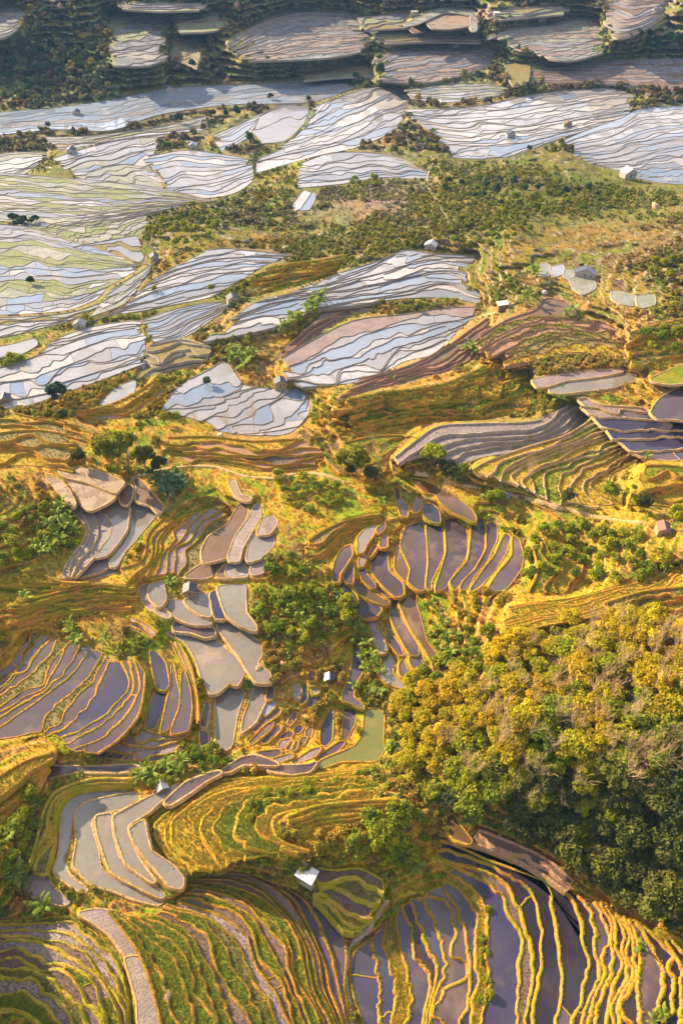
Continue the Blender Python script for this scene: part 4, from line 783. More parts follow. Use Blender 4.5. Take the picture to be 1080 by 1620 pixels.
path('pale earth footpath winding across the middle of the slope', [(205,757),(240,746),(290,738),(340,738),(385,752),(430,756),(470,749),(510,750),(545,762)], 0.8, MAT['b_tan'])
path('earth footpath running right from the blue roofed shed', [(640,742),(690,752),(735,766),(790,778),(840,787),(890,802),(940,816),(985,823),(1022,826)], 0.8, MAT['b_tan'])
path('narrow pale track climbing through the green belt', [(688,250),(676,285),(690,318),(708,350),(706,385)], 0.8, MAT['b_grey'])
path('ditch side path by the stream in the lower right', [(613,1420),(588,1456),(556,1494),(546,1530),(551,1580),(558,1650)], 0.7, MAT['b_grey'])
path('pale edge path above the pink soil', [(705,548),(720,525),(745,505),(790,490),(815,478)], 0.6, MAT['b_tan'])
# ------------------------------------------------------------------ foliage shapes
def leaf_mat(name, attr=None, cols=None, transl=0.35):
    m, N, L, B = new_mat(name)
    if attr:
        a = N.new('ShaderNodeAttribute'); a.attribute_type = 'INSTANCER'; a.attribute_name = attr; base = a.outputs['Color']
    else:
        oi = N.new('ShaderNodeObjectInfo'); base = nramp(N, L, oi.outputs['Random'], cols)
    vc = N.new('ShaderNodeVertexColor'); vc.layer_name = 'Col'
    col = nmix(N, L, 1.0, base, vc.outputs['Color'], 'MULTIPLY')
    L.new(col, B.inputs['Base Color']); B.inputs['Roughness'].default_value = 0.65; B.inputs['Specular IOR Level'].default_value = 0.25
    t = N.new('ShaderNodeBsdfTranslucent'); L.new(col, t.inputs['Color'])
    ms = N.new('ShaderNodeMixShader'); ms.inputs[0].default_value = transl
    L.new(B.outputs[0], ms.inputs[1]); L.new(t.outputs[0], ms.inputs[2])
    L.new(ms.outputs[0], [n for n in N if n.type == 'OUTPUT_MATERIAL'][0].inputs['Surface'])
    return m
def bark_mat(name, a, b):
    m, N, L, B = new_mat(name); p = gpos(N)
    L.new(nmix(N, L, nnoise(N, L, 2.0, 4, 0.6, p), a, b), B.inputs['Base Color']); B.inputs['Roughness'].default_value = 0.9
    return m
def leaf_quads(cen, nrm, size, r, aspect=1.5, jitter=0.8):
    n = len(cen); nr = nrm + r.normal(0, jitter, (n, 3)); nr /= np.linalg.norm(nr, axis=1)[:, None]
    t = np.cross(nr, r.normal(size=(n, 3))); t /= np.maximum(np.linalg.norm(t, axis=1)[:, None], 1e-6); b = np.cross(nr, t)
    s = size * r.uniform(0.6, 1.4, n)[:, None]
    V = np.stack([cen - t * s * aspect * .5, cen + b * s * .42, cen + t * s * aspect * .5, cen - b * s * .42], 1)
    V[:, 1] += nr * s * 0.18; V[:, 3] += nr * s * 0.18
    return V
def cloud_mesh(name, seed, clumps, per, rad, leaf, mat, clump_r=0.35, flat=1.0, low=0.0):
    """a crown: leafy clumps spread through an ellipsoid of radii rad, base at z = 0"""
    r = np.random.default_rng(seed); rad = np.array(rad); Vs = []; cs = []
    for k in range(clumps):
        d = r.normal(size=3); d /= np.linalg.norm(d); d[2] = abs(d[2]) * 1.15 - 0.35 + low
        c = d * rad * r.uniform(0.45, 1.0) * 0.78; cr = clump_r * rad.mean() * r.uniform(0.65, 1.3)
        u = r.normal(size=(per, 3)); u /= np.linalg.norm(u, axis=1)[:, None]; u[:, 2] = u[:, 2] * 0.8 + 0.12
        cen = c + u * cr * (r.uniform(0.25, 1.0, per) ** 0.45)[:, None] * np.array([1, 1, flat])
        nr = u * 0.8 + np.array([0, 0, 0.45])
        Vs.append(leaf_quads(cen, nr, leaf, r)); tone = r.uniform(0.72, 1.25) * np.array([r.uniform(.92, 1.1), 1, r.uniform(.8, 1.1)])
        cs.append(np.repeat(tone * r.uniform(0.8, 1.2, (per, 1)), 4, 0).reshape(-1, 3))
    V = np.concatenate(Vs).reshape(-1, 3); V[:, 2] += rad[2] * 0.9
    F = np.arange(len(V)).reshape(-1, 4)
    me = mesh_np(name, V, F, mat, smooth=False); vcol(me, np.concatenate(cs)); return me
def tuft_mesh(name, seed, n, h, spread, w, mat):
    r = np.random.default_rng(seed); V = []; cs = []
    for k in range(n):
        a = r.uniform(0, 6.283); ln = r.uniform(0.55, 1.0) * h; b = np.array([math.cos(a), math.sin(a), 0]) * spread * r.uniform(0, 0.6)
        d = np.array([math.cos(a), math.sin(a), 0]) * spread * r.uniform(0.3, 1.0); s = np.array([-math.sin(a), math.cos(a), 0]) * w * r.uniform(.6, 1.4)
        mid = b + d * 0.35 + np.array([0, 0, ln * 0.7]); tip = b + d + np.array([0, 0, ln * r.uniform(.7, 1.0)])
        V += [b - s, b + s, mid + s * .8, mid - s * .8, mid - s * .8, mid + s * .8, tip + s * .12, tip - s * .12]
        cs += [np.ones(3) * r.uniform(.75, 1.25)] * 8
        cs[-8:] = [cs[-1]] * 8
    me = mesh_np(name, np.array(V), np.arange(len(V)).reshape(-1, 4), mat, smooth=False); vcol(me, np.array(cs)); return me
def tube(pts, rad, k=5):
    pts = np.asarray(pts, float); n = len(pts); rad = np.broadcast_to(np.asarray(rad, float), (n,))
    T = np.gradient(pts, axis=0); T /= np.linalg.norm(T, axis=1)[:, None]
    ref = np.array([0.3, 0.9, 0.2]); a = np.cross(T, ref); a /= np.maximum(np.linalg.norm(a, axis=1)[:, None], 1e-6); b = np.cross(T, a)
    th = np.arange(k) * 2 * math.pi / k
    V = pts[:, None] + rad[:, None, None] * (a[:, None] * np.cos(th)[None, :, None] + b[:, None] * np.sin(th)[None, :, None])
    i = np.arange(n - 1)[:, None]; j = np.arange(k)[None]; q = i * k + j; q2 = i * k + (j + 1) % k
    return V.reshape(-1, 3), np.stack([q, q2, q2 + k, q + k], -1).reshape(-1, 4)
def limb(p, d, ln, r0, depth, r, out, bend=0.15, kids=(2, 4), up=0.1):
    n = 5; pts = [np.array(p, float)]; d = np.array(d, float)
    for i in range(n - 1):
        d = d + r.normal(0, bend, 3) + np.array([0, 0, up * 0.3]); d /= np.linalg.norm(d); pts.append(pts[-1] + d * ln / (n - 1))
    out.append(tube(pts, np.linspace(r0, r0 * 0.45, n), 4 if depth < 2 else 5))
    if depth > 0:
        for c in range(int(r.integers(*kids)) + 1):
            t = r.uniform(0.35, 1.0); b = pts[min(n - 1, int(t * (n - 1)))]
            dd = d + r.normal(0, 0.62, 3); dd[2] += up; dd /= np.linalg.norm(dd)
            limb(b, dd, ln * r.uniform(.45, .72), r0 * 0.55, depth - 1, r, out, bend, kids, up)
def trunk_mesh(name, seed, h, r0, mat, depth=1, spread=0.6):
    r = np.random.default_rng(seed); out = []
    pts = [np.array([0, 0, -0.4])]; d = np.array([r.normal(0, .06), r.normal(0, .06), 1.0])
    for i in range(6): d += r.normal(0, .05, 3); d[2] = abs(d[2]); pts.append(pts[-1] + d / np.linalg.norm(d) * (h + .4) / 6)
    out.append(tube(pts, np.linspace(r0, r0 * .4, 7), 6))
    for k in range(5):
        a = k * 1.3 + r.uniform(0, .6); b = pts[3 + k % 4]
        limb(b, [math.cos(a) * spread, math.sin(a) * spread, .7], h * r.uniform(.28, .42), r0 * .42, depth, r, out)
    return mesh_np(name, *merge(out), mat)

M_SCRUB = leaf_mat('scrub_leaves', attr='col', transl=0.3)
M_GOLDLEAF = leaf_mat('golden_leaves', cols=[(0, (0.46, 0.42, 0.008)), (0.5, (0.54, 0.40, 0.012)), (1, (0.34, 0.38, 0.008))], transl=0.5)
M_DARKLEAF = leaf_mat('dark_leaves', cols=[(0, (0.075, 0.095, 0.012)), (0.5, (0.13, 0.135, 0.013)), (1, (0.05, 0.075, 0.014))])
M_MIDLEAF = leaf_mat('mid_leaves', cols=[(0, (0.21, 0.27, 0.007)), (0.5, (0.33, 0.32, 0.008)), (1, (0.15, 0.22, 0.007))])
M_FARLEAF = leaf_mat('far_leaves', cols=[(0, (0.04, 0.085, 0.05)), (0.5, (0.07, 0.115, 0.05)), (1, (0.035, 0.07, 0.05))])
M_BAMBOO = leaf_mat('bamboo_leaves', cols=[(0, (0.24, 0.26, 0.015)), (1, (0.28, 0.25, 0.015))], transl=0.45)
M_BANANA = leaf_mat('banana_leaves', cols=[(0, (0.17, 0.24, 0.02)), (0.5, (0.22, 0.27, 0.025)), (1, (0.13, 0.20, 0.02))], transl=0.4)
M_BANDARK = leaf_mat('dark_banana_leaves', cols=[(0, (0.05, 0.11, 0.035)), (1, (0.075, 0.14, 0.045))], transl=0.3)
M_BARK = bark_mat('bark', (0.16, 0.11, 0.07), (0.26, 0.19, 0.12)); M_PALE = bark_mat('pale_bark', (0.42, 0.28, 0.14), (0.52, 0.38, 0.22)); M_STEM = bark_mat('banana_stem', (0.22, 0.20, 0.06), (0.30, 0.24, 0.10))

# ------------------------------------------------------------------ ground cover: uncountable, one object per kind
def scatter(name, label, pts, scl, col, src, rot=None, tilt=0.25):
    n = len(pts)
    me = bpy.data.meshes.new(name); me.vertices.add(n); me.vertices.foreach_set('co', np.asarray(pts, np.float32).ravel())
    a = me.attributes.new('scl', 'FLOAT_VECTOR', 'POINT'); s = np.asarray(scl, np.float32)
    s = s if s.ndim == 2 else np.repeat(s[:, None], 3, 1) * rng.uniform(.8, 1.25, (n, 3)); a.data.foreach_set('vector', s.astype(np.float32).ravel())
    a = me.attributes.new('rot', 'FLOAT_VECTOR', 'POINT'); rr = np.c_[rng.normal(0, tilt, (n, 2)), rng.uniform(0, 6.283, n)]; a.data.foreach_set('vector', rr.astype(np.float32).ravel())
    a = me.attributes.new('col', 'FLOAT_COLOR', 'POINT'); a.data.foreach_set('color', np.c_[col, np.ones(n)].astype(np.float32).ravel())
    o = add(name, me, kind='stuff', label=label)
    so = bpy.data.objects.new(name + '_plant', src)
    ng = bpy.data.node_groups.new(name, 'GeometryNodeTree')
    ng.interface.new_socket('Geometry', in_out='INPUT', socket_type='NodeSocketGeometry'); ng.interface.new_socket('Geometry', in_out='OUTPUT', socket_type='NodeSocketGeometry')
    gi = ng.nodes.new('NodeGroupInput'); go = ng.nodes.new('NodeGroupOutput'); ip = ng.nodes.new('GeometryNodeInstanceOnPoints'); oi = ng.nodes.new('GeometryNodeObjectInfo')
    oi.inputs['Object'].default_value = so; oi.inputs['As Instance'].default_value = True
    m2p = ng.nodes.new('GeometryNodeMeshToPoints')
    def nat(nm):
        x = ng.nodes.new('GeometryNodeInputNamedAttribute'); x.data_type = 'FLOAT_VECTOR'; x.inputs['Name'].default_value = nm; return x.outputs['Attribute']
    e2r = ng.nodes.new('FunctionNodeEulerToRotation')
    ng.links.new(gi.outputs[0], m2p.inputs['Mesh']); ng.links.new(m2p.outputs['Points'], ip.inputs['Points']); ng.links.new(oi.outputs['Geometry'], ip.inputs['Instance'])
    ng.links.new(nat('scl'), ip.inputs['Scale']); ng.links.new(nat('rot'), e2r.inputs[0]); ng.links.new(e2r.outputs[0], ip.inputs['Rotation']); ng.links.new(ip.outputs['Instances'], go.inputs[0])
    md = o.modifiers.new('plants', 'NODES'); md.node_group = ng
    return o
def sample_free(n, x0, x1, y0, y1, thr=0.5):
    px = rng.uniform(x0, x1, n); py = rng.uniform(y0, y1, n)
    ok = gsample(FREE, px, py) > thr
    px, py = px[ok], py[ok]
    return px, py, gsample(WX, px, py), gsample(GCOL, px, py)
def vary(c, lo=.7, hi=1.3):
    n = len(c); return np.clip(c * rng.uniform(lo, hi, (n, 1)) * np.c_[rng.uniform(.85, 1.2, n), np.ones(n), rng.uniform(.8, 1.2, n)], 0.003, 0.55)
def greener(c, f): return c * (1 - f) + A3(GREEN) * f
tufts = [tuft_mesh('grass_tuft', 100 + k, 13, 0.75, 0.55, 0.07, M_SCRUB) for k in range(3)]
bushm = [cloud_mesh('bush', 200 + k, 7, 16, (0.8, 0.8, 0.62), 0.34, M_SCRUB, clump_r=0.5) for k in range(3)]
for k in range(3):                                        # near grass
    px, py, w, c = sample_free(17000, -60, 1140, 640, 1680, 0.3)
    scatter('grass_tufts', ['dry golden grass tufts over the near slopes', 'green and golden grass tufts over the near slopes', 'long grass tufts scattered over the near slopes'][k], w, rng.uniform(.3, .8, len(w)), vary(c * 1.2), tufts[k])
if GRASS_PTS:
    allw = np.vstack([g[0] for g in GRASS_PTS]); gm_ = np.concatenate([np.full(len(g[0]), g[2]) for g in GRASS_PTS]); kk = np.concatenate([[{'grass': 0, 'green': 1, 'dullgrass': 2, 'bankgrass': 3, 'stubble': 4}[t]] * len(g) for g, t, _m in GRASS_PTS])
    base = np.array([(0.42, 0.27, 0.03), (0.19, 0.21, 0.022), (0.25, 0.20, 0.05), (0.44, 0.28, 0.016), (0.20, 0.14, 0.085)])[kk]
    alt = (rng.random(len(kk)) < 0.35) & (kk < 4); base[alt] = A3((0.22, 0.265, 0.01))
    for k in range(3):
        s = slice(k, None, 3); sc = np.where(kk[s] == 4, .45, 1.0) * np.where(kk[s] == 3, rng.uniform(.14, .36, len(kk[s])), rng.uniform(.25, .65, len(kk[s])))
        scatter('terrace_grass', ['short grass growing on the dry terraces and banks', 'golden grass fringing the terrace banks', 'green grass fringing the terrace banks'][k], allw[s], sc * gm_[s], vary(base[s]), tufts[k])
for k in range(2):                                        # grass in the middle distance
    px, py, w, c = sample_free(9000, -60, 1140, 240, 650, 0.5)
    scatter('hillside_grass', ['rough dry grass on the slopes in the middle distance', 'rough green grass on the slopes in the middle distance'][k], w, rng.uniform(.5, 1.3, len(w)), vary(greener(c, .3 * k) * 1.25), tufts[k])
for k in range(3):                                        # bushes on the near slopes
    px, py, w, c = sample_free(6500, -60, 1140, 640, 1680, 0.75)
    keep = vnoise(w[:, 0] / 14, w[:, 1] / 14, 400, 4) > 0.56 + rng.normal(0, .04, len(w)); w, c = w[keep], c[keep]
    scatter('low_bushes', ['low green bushes in thickets over the near slopes', 'low golden green bushes over the near slopes', 'rounded low bushes over the near slopes'][k], w, rng.uniform(.6, 1.5, len(w)), vary(greener(c, 0.4) * 1.15), bushm[k])
for k in range(3):                                        # middle distance scrub
    px, py, w, c = sample_free(15000, -60, 1140, 225, 660, 0.5)
    lowf = vnoise(w[:, 0] / 48 + k * .15, w[:, 1] / 30, 500, 5, 0.6)
    keep = lowf > 0.525 + rng.normal(0, .022, len(w)) - .05 * (np.abs(py - 310) < 55); w, c = w[keep], c[keep]
    scatter('hillside_scrub', ['olive scrub over the slopes in the middle distance', 'dark green scrub over the slopes in the middle distance', 'brownish scrub over the slopes in the middle distance'][k], w, rng.uniform(.4, 1.5, len(w)), vary(greener(c, [0.35, 0.5, 0.1][k]) * [1.4, 1.05, 1.4][k]), bushm[k])
for k in range(3):                                        # far slopes
    px, py, w, c = sample_free(4600, -60, 1140, -40, 240, 0.35)
    keep = vnoise(w[:, 0] / 40, w[:, 1] / 40, 600, 4) > 0.40 + rng.normal(0, .06, len(w)); w, c = w[keep], c[keep]
    scatter('far_woodland', ['dark scrub and wood over the far slopes', 'bluish green wood over the far slopes', 'brown green scrub over the far slopes'][k], w, rng.uniform(1.0, 3.4, len(w)), vary(c * [0.85, 1.0, 1.2][k]), bushm[k])

# ------------------------------------------------------------------ trees: every one an object of its own, with trunk and crown
def kit(kind, n, seed, mat, rad, clumps, per, leaf, th, tr, **kw):
    return [(trunk_mesh('trunk', seed + k, th, tr, M_BARK), cloud_mesh('crown', seed + 50 + k, clumps, per, rad, leaf, mat, **kw), th) for k in range(n)]
K_GOLD = kit('gold', 4, 1000, M_GOLDLEAF, (3.0, 3.0, 2.5), 24, 90, 0.36, 3.4, 0.2, clump_r=0.30)
K_DARK = kit('dark', 4, 1100, M_DARKLEAF, (3.3, 3.3, 2.6), 26, 90, 0.40, 3.6, 0.24, clump_r=0.29)
K_MID = kit('mid', 4, 1200, M_MIDLEAF, (2.8, 2.8, 2.4), 24, 85, 0.37, 3.0, 0.2, clump_r=0.30)
K_FAR = kit('far', 3, 1300, M_FARLEAF, (3.2, 3.2, 2.9), 12, 60, 0.75, 3.2, 0.25, clump_r=0.4)
K_SHRUB = kit('shrub', 3, 1400, M_MIDLEAF, (1.7, 1.7, 1.35), 16, 60, 0.32, 0.7, 0.1, clump_r=0.38)
K_BAM = kit('bamboo', 2, 1500, M_BAMBOO, (2.4, 2.4, 3.6), 20, 80, 0.5, 3.5, 0.12, clump_r=0.3)
def tree(name, kits, px, py, s, label, cat='tree', group=None, sink=0.0, rz=None):
    tm, cm, th = kits[int(rng.integers(len(kits)))]
    p = spot(px, py); p.z -= sink
    e = add(name, None, None, p, label=label, category=cat)
    if group: e['group'] = group
    e.rotation_euler.z = rng.uniform(0, 6.28) if rz is None else rz; e.scale = (s * rng.uniform(.88, 1.12), s * rng.uniform(.88, 1.12), s * rng.uniform(.85, 1.15))
    add('trunk', tm, e); c = add('crown', cm, e, (0, 0, th * 0.45))
    return e
def clump_pts(poly, n, mind):
    xs = [p[0] for p in poly]; ys = [p[1] for p in poly]; out = []; t = 0
    while len(out) < n and t < n * 60:
        t += 1; q = np.array([rng.uniform(min(xs), max(xs)), rng.uniform(min(ys), max(ys))])
        if inpoly(q[None], poly)[0] and all(np.hypot(*(q - o)) > mind for o in out): out.append(q)
    return out
WOOD = [(612,1135),(640,1090),(690,1095),(740,1060),(800,1040),(850,1010),(905,985),(1000,990),(1110,1020),(1110,1470),(1010,1440),(950,1410),(900,1375),(860,1340),(800,1310),(750,1290),(690,1265),(650,1225),(615,1180)]
for q in clump_pts(WOOD, 210, 17):
    gold = (q[1] + (q[0] - 800) * 0.30 + rng.normal(0, 45)) < 1215
    shade = (q[1] - 1180) + (q[0] - 900) * 0.4 + rng.normal(0, 55)
    if gold: tree('leafy_tree', K_GOLD, *q, rng.uniform(.8, 1.5), 'yellowish tree of the big wood', group='golden trees of the big wood', sink=0.4)
    elif shade > 75: tree('leafy_tree', K_DARK, *q, rng.uniform(.8, 1.6), 'dark green tree of the big wood', group='dark trees of the big wood', sink=0.4)
    else: tree('leafy_tree', K_MID, *q, rng.uniform(.8, 1.5), 'olive green tree of the big wood', group='olive trees of the big wood', sink=0.4)
def clusters(name, kits, poly, n, mind, smin, smax, label, group, cat='tree', sink=0.2):
    for q in clump_pts(poly, n, mind): tree(name, kits, *q, rng.uniform(smin, smax), label, cat, group, sink)
clusters('leafy_shrub', K_SHRUB, [(580,1300),(640,1270),(680,1300),(672,1380),(640,1395),(590,1370),(540,1345)], 24, 12, .8, 1.5, 'yellow green shrub on the hill shoulder', 'shrubs on the hill shoulder', 'shrub')
clusters('leafy_shrub', K_SHRUB, [(395,935),(430,905),(490,900),(545,935),(560,980),(545,1005),(480,1015),(420,995)], 27, 15, .8, 1.6, 'yellow green shrub on the bushy knoll', 'shrubs on the knoll', 'shrub')
clusters('leafy_shrub', K_SHRUB, [(430,750),(500,752),(545,765),(540,800),(500,812),(460,800)], 20, 11, .7, 1.3, 'rounded yellow shrub under the footpath', 'shrubs under the footpath', 'shrub')
clusters('leafy_shrub', K_SHRUB, [(830,835),(900,830),(1010,850),(1060,900),(1000,930),(920,915),(850,925),(820,890)], 36, 15, .8, 1.5, 'green shrub below the brown hut', 'shrubs below the brown hut', 'shrub')
clusters('leafy_shrub', K_SHRUB, [(700,1030),(760,1000),(800,1010),(790,1060),(720,1090),(640,1090)], 20, 14, .8, 1.5, 'leafy shrub above the big wood', 'shrubs along the wood edge', 'shrub')
clusters('leafy_shrub', K_SHRUB, [(0,830),(60,800),(120,800),(125,850),(90,880),(40,890),(0,900)], 22, 13, .8, 1.4, 'bright shrub left of the tan mud plots', 'shrubs left of the mud plots', 'shrub')
clusters('leafy_shrub', K_SHRUB, [(380,1300),(385,1280),(420,1250),(480,1240),(540,1228),(590,1218),(590,1240),(540,1256),(470,1262),(425,1272),(400,1310)], 34, 8, .5, .85, 'green shrub of the curving golden hill hedge', 'hedge on the golden hill', 'shrub')
clusters('leafy_shrub', K_SHRUB, [(20,1255),(60,1240),(75,1300),(40,1380),(10,1420),(-10,1350)], 18, 13, .7, 1.3, 'golden shrub left of the grey ponds', 'shrubs at the left edge', 'shrub')
clusters('leafy_shrub', K_SHRUB, [(205,1222),(300,1190),(360,1185),(385,1195),(330,1215),(235,1250)], 14, 11, .6, 1.1, 'green shrub below the pale grey ponds', 'shrubs below the pale ponds', 'shrub')
clusters('broad_bush', K_MID, [(225,372),(260,345),(310,330),(360,345),(365,375),(300,392),(240,395)], 22, 9, .5, .9, 'dark bush of the round thicket', 'thicket above the silver terraces', 'bush')
clusters('broad_bush', K_MID[:2] + K_FAR, [(690,305),(720,280),(800,285),(880,300),(960,290),(960,320),(860,340),(760,340),(700,330)], 28, 12, .4, .8, 'dark green bush in the green belt', 'bushes of the green belt', 'bush')
clusters('broad_bush', K_MID, [(700,360),(800,350),(860,370),(800,392),(720,392)], 14, 12, .45, .75, 'olive bush low in the green belt', 'olive bushes of the green belt', 'bush')
clusters('broad_bush', K_MID, [(1020,420),(1100,410),(1100,470),(1040,465)], 9, 12, .6, .95, 'green bush above the pink soil', 'bushes above the pink soil', 'bush')
clusters('broad_bush', K_MID, [(1010,530),(1100,520),(1100,575),(1030,570)], 9, 12, .6, .95, 'yellow green bush beside the pink soil', 'bushes beside the pink soil', 'bush')
clusters('leafy_tree', K_FAR, [(20,60),(60,20),(150,10),(165,60),(170,110),(120,140),(30,150),(-10,110)], 48, 9, .8, 1.3, 'dark tree in the top left wood', 'trees of the top left wood')
clusters('leafy_tree', K_FAR, [(330,0),(480,-5),(470,25),(400,40),(300,45)], 24, 8, .8, 1.3, 'dark tree above the fine lilac terraces', 'trees above the lilac terraces')
clusters('leafy_tree', K_FAR, [(300,110),(345,105),(350,130),(300,132)], 8, 7, .7, 1.1, 'dark tree beside the river flat', 'trees beside the river flat')
clusters('leafy_tree', K_FAR, [(590,0),(750,-5),(745,12),(600,14)], 16, 9, .8, 1.2, 'dark tree above the brown pond plots', 'trees above the brown pond plots')
clusters('leafy_tree', K_FAR, [(1000,62),(1100,62),(1100,98),(1010,98)], 12, 9, 1.0, 1.5, 'dark tree of the far right copse', 'copse at the far right')
clusters('leafy_tree', K_FAR, [(15,350),(60,345),(62,358),(18,362)], 7, 7, .5, .8, 'dark tree of the short left row', 'row of trees at the left edge')
clusters('leafy_shrub', K_SHRUB, [(0,575),(40,560),(45,572),(0,588)], 7, 6, .9, 1.3, 'hedge shrub between the left silver ponds', 'hedge between silver ponds', 'shrub')
clusters('leafy_shrub', K_SHRUB, [(650,215),(690,200),(690,240),(655,245)], 9, 8, .9, 1.5, 'green shrub amid the far white terraces', 'shrubs amid white terraces', 'shrub')
clusters('leafy_shrub', K_SHRUB, [(560,285),(600,280),(605,295),(540,298)], 6, 8, 1.0, 1.4, 'dark shrub on the far mauve slope', 'shrubs on the mauve slope', 'shrub')
clusters('leafy_shrub', K_SHRUB, [(758,1440),(772,1440),(774,1600),(758,1600)], 7, 12, .5, .8, 'small green shrub on the wide golden bank', 'shrubs on the wide golden bank', 'shrub')
# trees that stand alone
ONE = [(98,640,.8,K_FAR,'dark round tree by the silver pond at the left edge'),(283,196,.75,K_FAR,'dark tree standing alone on the dull green spit'),(565,128,.7,K_FAR,'left tree of the dark pair by the far grey terraces'),(600,122,.85,K_FAR,'right tree of the dark pair by the far grey terraces'),
 (395,226,.7,K_FAR,'dark tree with pink bush beside the great white pond'),(375,183,.55,K_FAR,'dark tree on the spit above the great white pond'),(358,186,.5,K_FAR,'small dark tree left of the spit above the great pond'),(428,158,.55,K_FAR,'small dark tree amid the blue flats'),(488,162,.5,K_FAR,'second dark tree amid the blue flats, right of the first'),
 (78,203,.4,K_FAR,'small dark tree on the shore of the blue flats'),(600,96,.5,K_FAR,'dark tree left of the far grey terraces'),(732,62,.5,K_FAR,'dark tree right of the brown pond plots'),(836,240,.4,K_FAR,'small tree by the dark blue hut'),(327,610,.42,K_FAR,'lone small tree standing in the white pond'),
 (685,735,1.0,K_MID,'large tree left of the footpath above the brown pond'),(707,752,.7,K_DARK,'dark tree right of the large tree by the footpath'),(730,757,.62,K_MID,'round bright bushy tree by the footpath'),(780,800,.8,K_MID,'leafy tree below the blue roofed shed'),(128,735,.6,K_DARK,'dark bush left of the bamboo'),(230,738,.8,K_DARK,'dark tree right of the bamboo'),
 (255,745,.6,K_DARK,'small dark tree behind the dark bananas'),(102,668,.5,K_DARK,'dark green bush below the round tree on the left'),(742,1295,.75,K_MID,'bright rounded tree at the lower corner of the wood'),(585,760,.7,K_DARK,'dark tree at the foot of the tall bare trees'),(556,752,.7,K_DARK,'dark tree under the bamboo left of the bare trees'),(260,670,.5,K_MID,'bush below the white paddies'),
 (660,492,.3,K_FAR,'tiny tree amid broad silver paddies'),(368,492,.45,K_FAR,'small tree beside the dark hut of the silver terraces'),(245,462,.4,K_MID,'bush on the bank left of the narrow silver terraces'),(335,462,.42,K_MID,'bush above the pale pond of the silver terraces'),(50,450,.4,K_FAR,'dark bush amid the patchwork paddies'),(380,420,.0,K_FAR,''),
 (960,790,.7,K_MID,'bush left of the brown hut'),(1062,830,.8,K_MID,'bright bush right of the brown hut'),(895,795,.5,K_DARK,'dark bush above the footpath'),(1010,810,.7,K_DARK,'dark bush behind the brown hut')]
for px, py, s, kt, lb in ONE:
    s *= 1.5
    if s > 0: tree('lone_tree' if 'tree' in lb else 'bush', kt, px, py, s, lb, 'tree' if 'tree' in lb else 'bush')
for px, py, s, lb in ((178,742,2.0,'large yellow green bamboo clump left of the footpath'),(203,745,2.3,'tallest yellow green bamboo clump above the tan mud plots'),(564,755,1.8,'bamboo clump beside the tall bare trees'),(545,748,1.4,'smaller bamboo clump beside the tall bare trees')):
    tree('bamboo_clump', K_BAM, px, py, s, lb, 'bamboo')
# bare trees
BARE = []
for k in range(5):
    r = np.random.default_rng(1700 + k); out = []
    limb([0, 0, -.3], [r.normal(0, .05), r.normal(0, .05), 1], 6.6, .075, 3, r, out, bend=.05, kids=(4, 6), up=.3); BARE.append(mesh_np('branches', *merge(out), M_PALE))
def bare(px, py, s, label, group=None):
    e = add('bare_tree', BARE[int(rng.integers(5))], None, spot(px, py), label=label, category='bare tree')
    if group: e['group'] = group
    e.rotation_euler.z = rng.uniform(0, 6.28); e.scale = (s * .8, s * .8, s * rng.uniform(.95, 1.2))
for q in clump_pts([(760,1060),(850,1030),(960,1000),(1100,1030),(1100,1180),(1020,1260),(900,1270),(780,1290),(700,1230),(720,1120)], 56, 20): bare(*q, rng.uniform(.9, 1.5), 'pale bare tree of the big wood', 'bare trees of the big wood')
for px, py, s, lb in ((597,758,1.7,'tallest bare tree above the oval lilac ponds'),(525,735,1.2,'bare tree left of the bamboo by the footpath'),(490,712,1.1,'slim bare tree below the white paddies'),(1048,1320,.9,'white bare tree low in the dark wood'),(403,690,1.5,'right bare pole tree in front of the white paddies'),(363,692,1.1,'left bare pole tree in front of the white paddies'),
    (455,860,1.0,'pale bare tree on top of the bushy knoll'),(470,880,.9,'second pale bare tree on the bushy knoll'),(705,790,.9,'leaning bare stem beside the brown pond'),(830,760,.9,'bare tree amid golden terraces'),(85,925,.8,'bare bush beside the golden slope'),(313,680,.8,'short bare tree beside the bush under the white paddies'),(60,655,.8,'bare tree beside the round dark tree on the left')): bare(px, py, s, lb)
# bananas
def banana_leaf(seed, mat):
    r = np.random.default_rng(seed); n = 6; L_ = 2.3; V = []; cs = []
    for i in range(n + 1):
        t = i / n; x = L_ * (t * .95); z = 1.0 * math.sin(t * 1.9) * .75 - .55 * t * t; w = .36 * math.sin(math.pi * min(1, t * .92 + .08)) ** .6 + .02
        V += [(x, -w, z - .10), (x, 0, z), (x, w, z - .10)]; cs += [np.ones(3) * r.uniform(.85, 1.15)] * 3
    F = []
    for i in range(n):
        a = i * 3; F += [(a, a + 3, a + 4, a + 1), (a + 1, a + 4, a + 5, a + 2)]
    me = mesh_np('leaf', np.array(V), np.array(F), mat); vcol(me, np.array(cs)); return me
BL_ = [banana_leaf(1, M_BANANA), banana_leaf(2, M_BANANA)]; BD_ = [banana_leaf(3, M_BANDARK)]
r = np.random.default_rng(5); BSTEM = mesh_np('stem', *tube([(0, 0, -.3), (.03, .02, .6), (.05, 0, 1.3), (.05, .02, 1.9)], [.17, .15, .12, .08], 6), M_STEM)
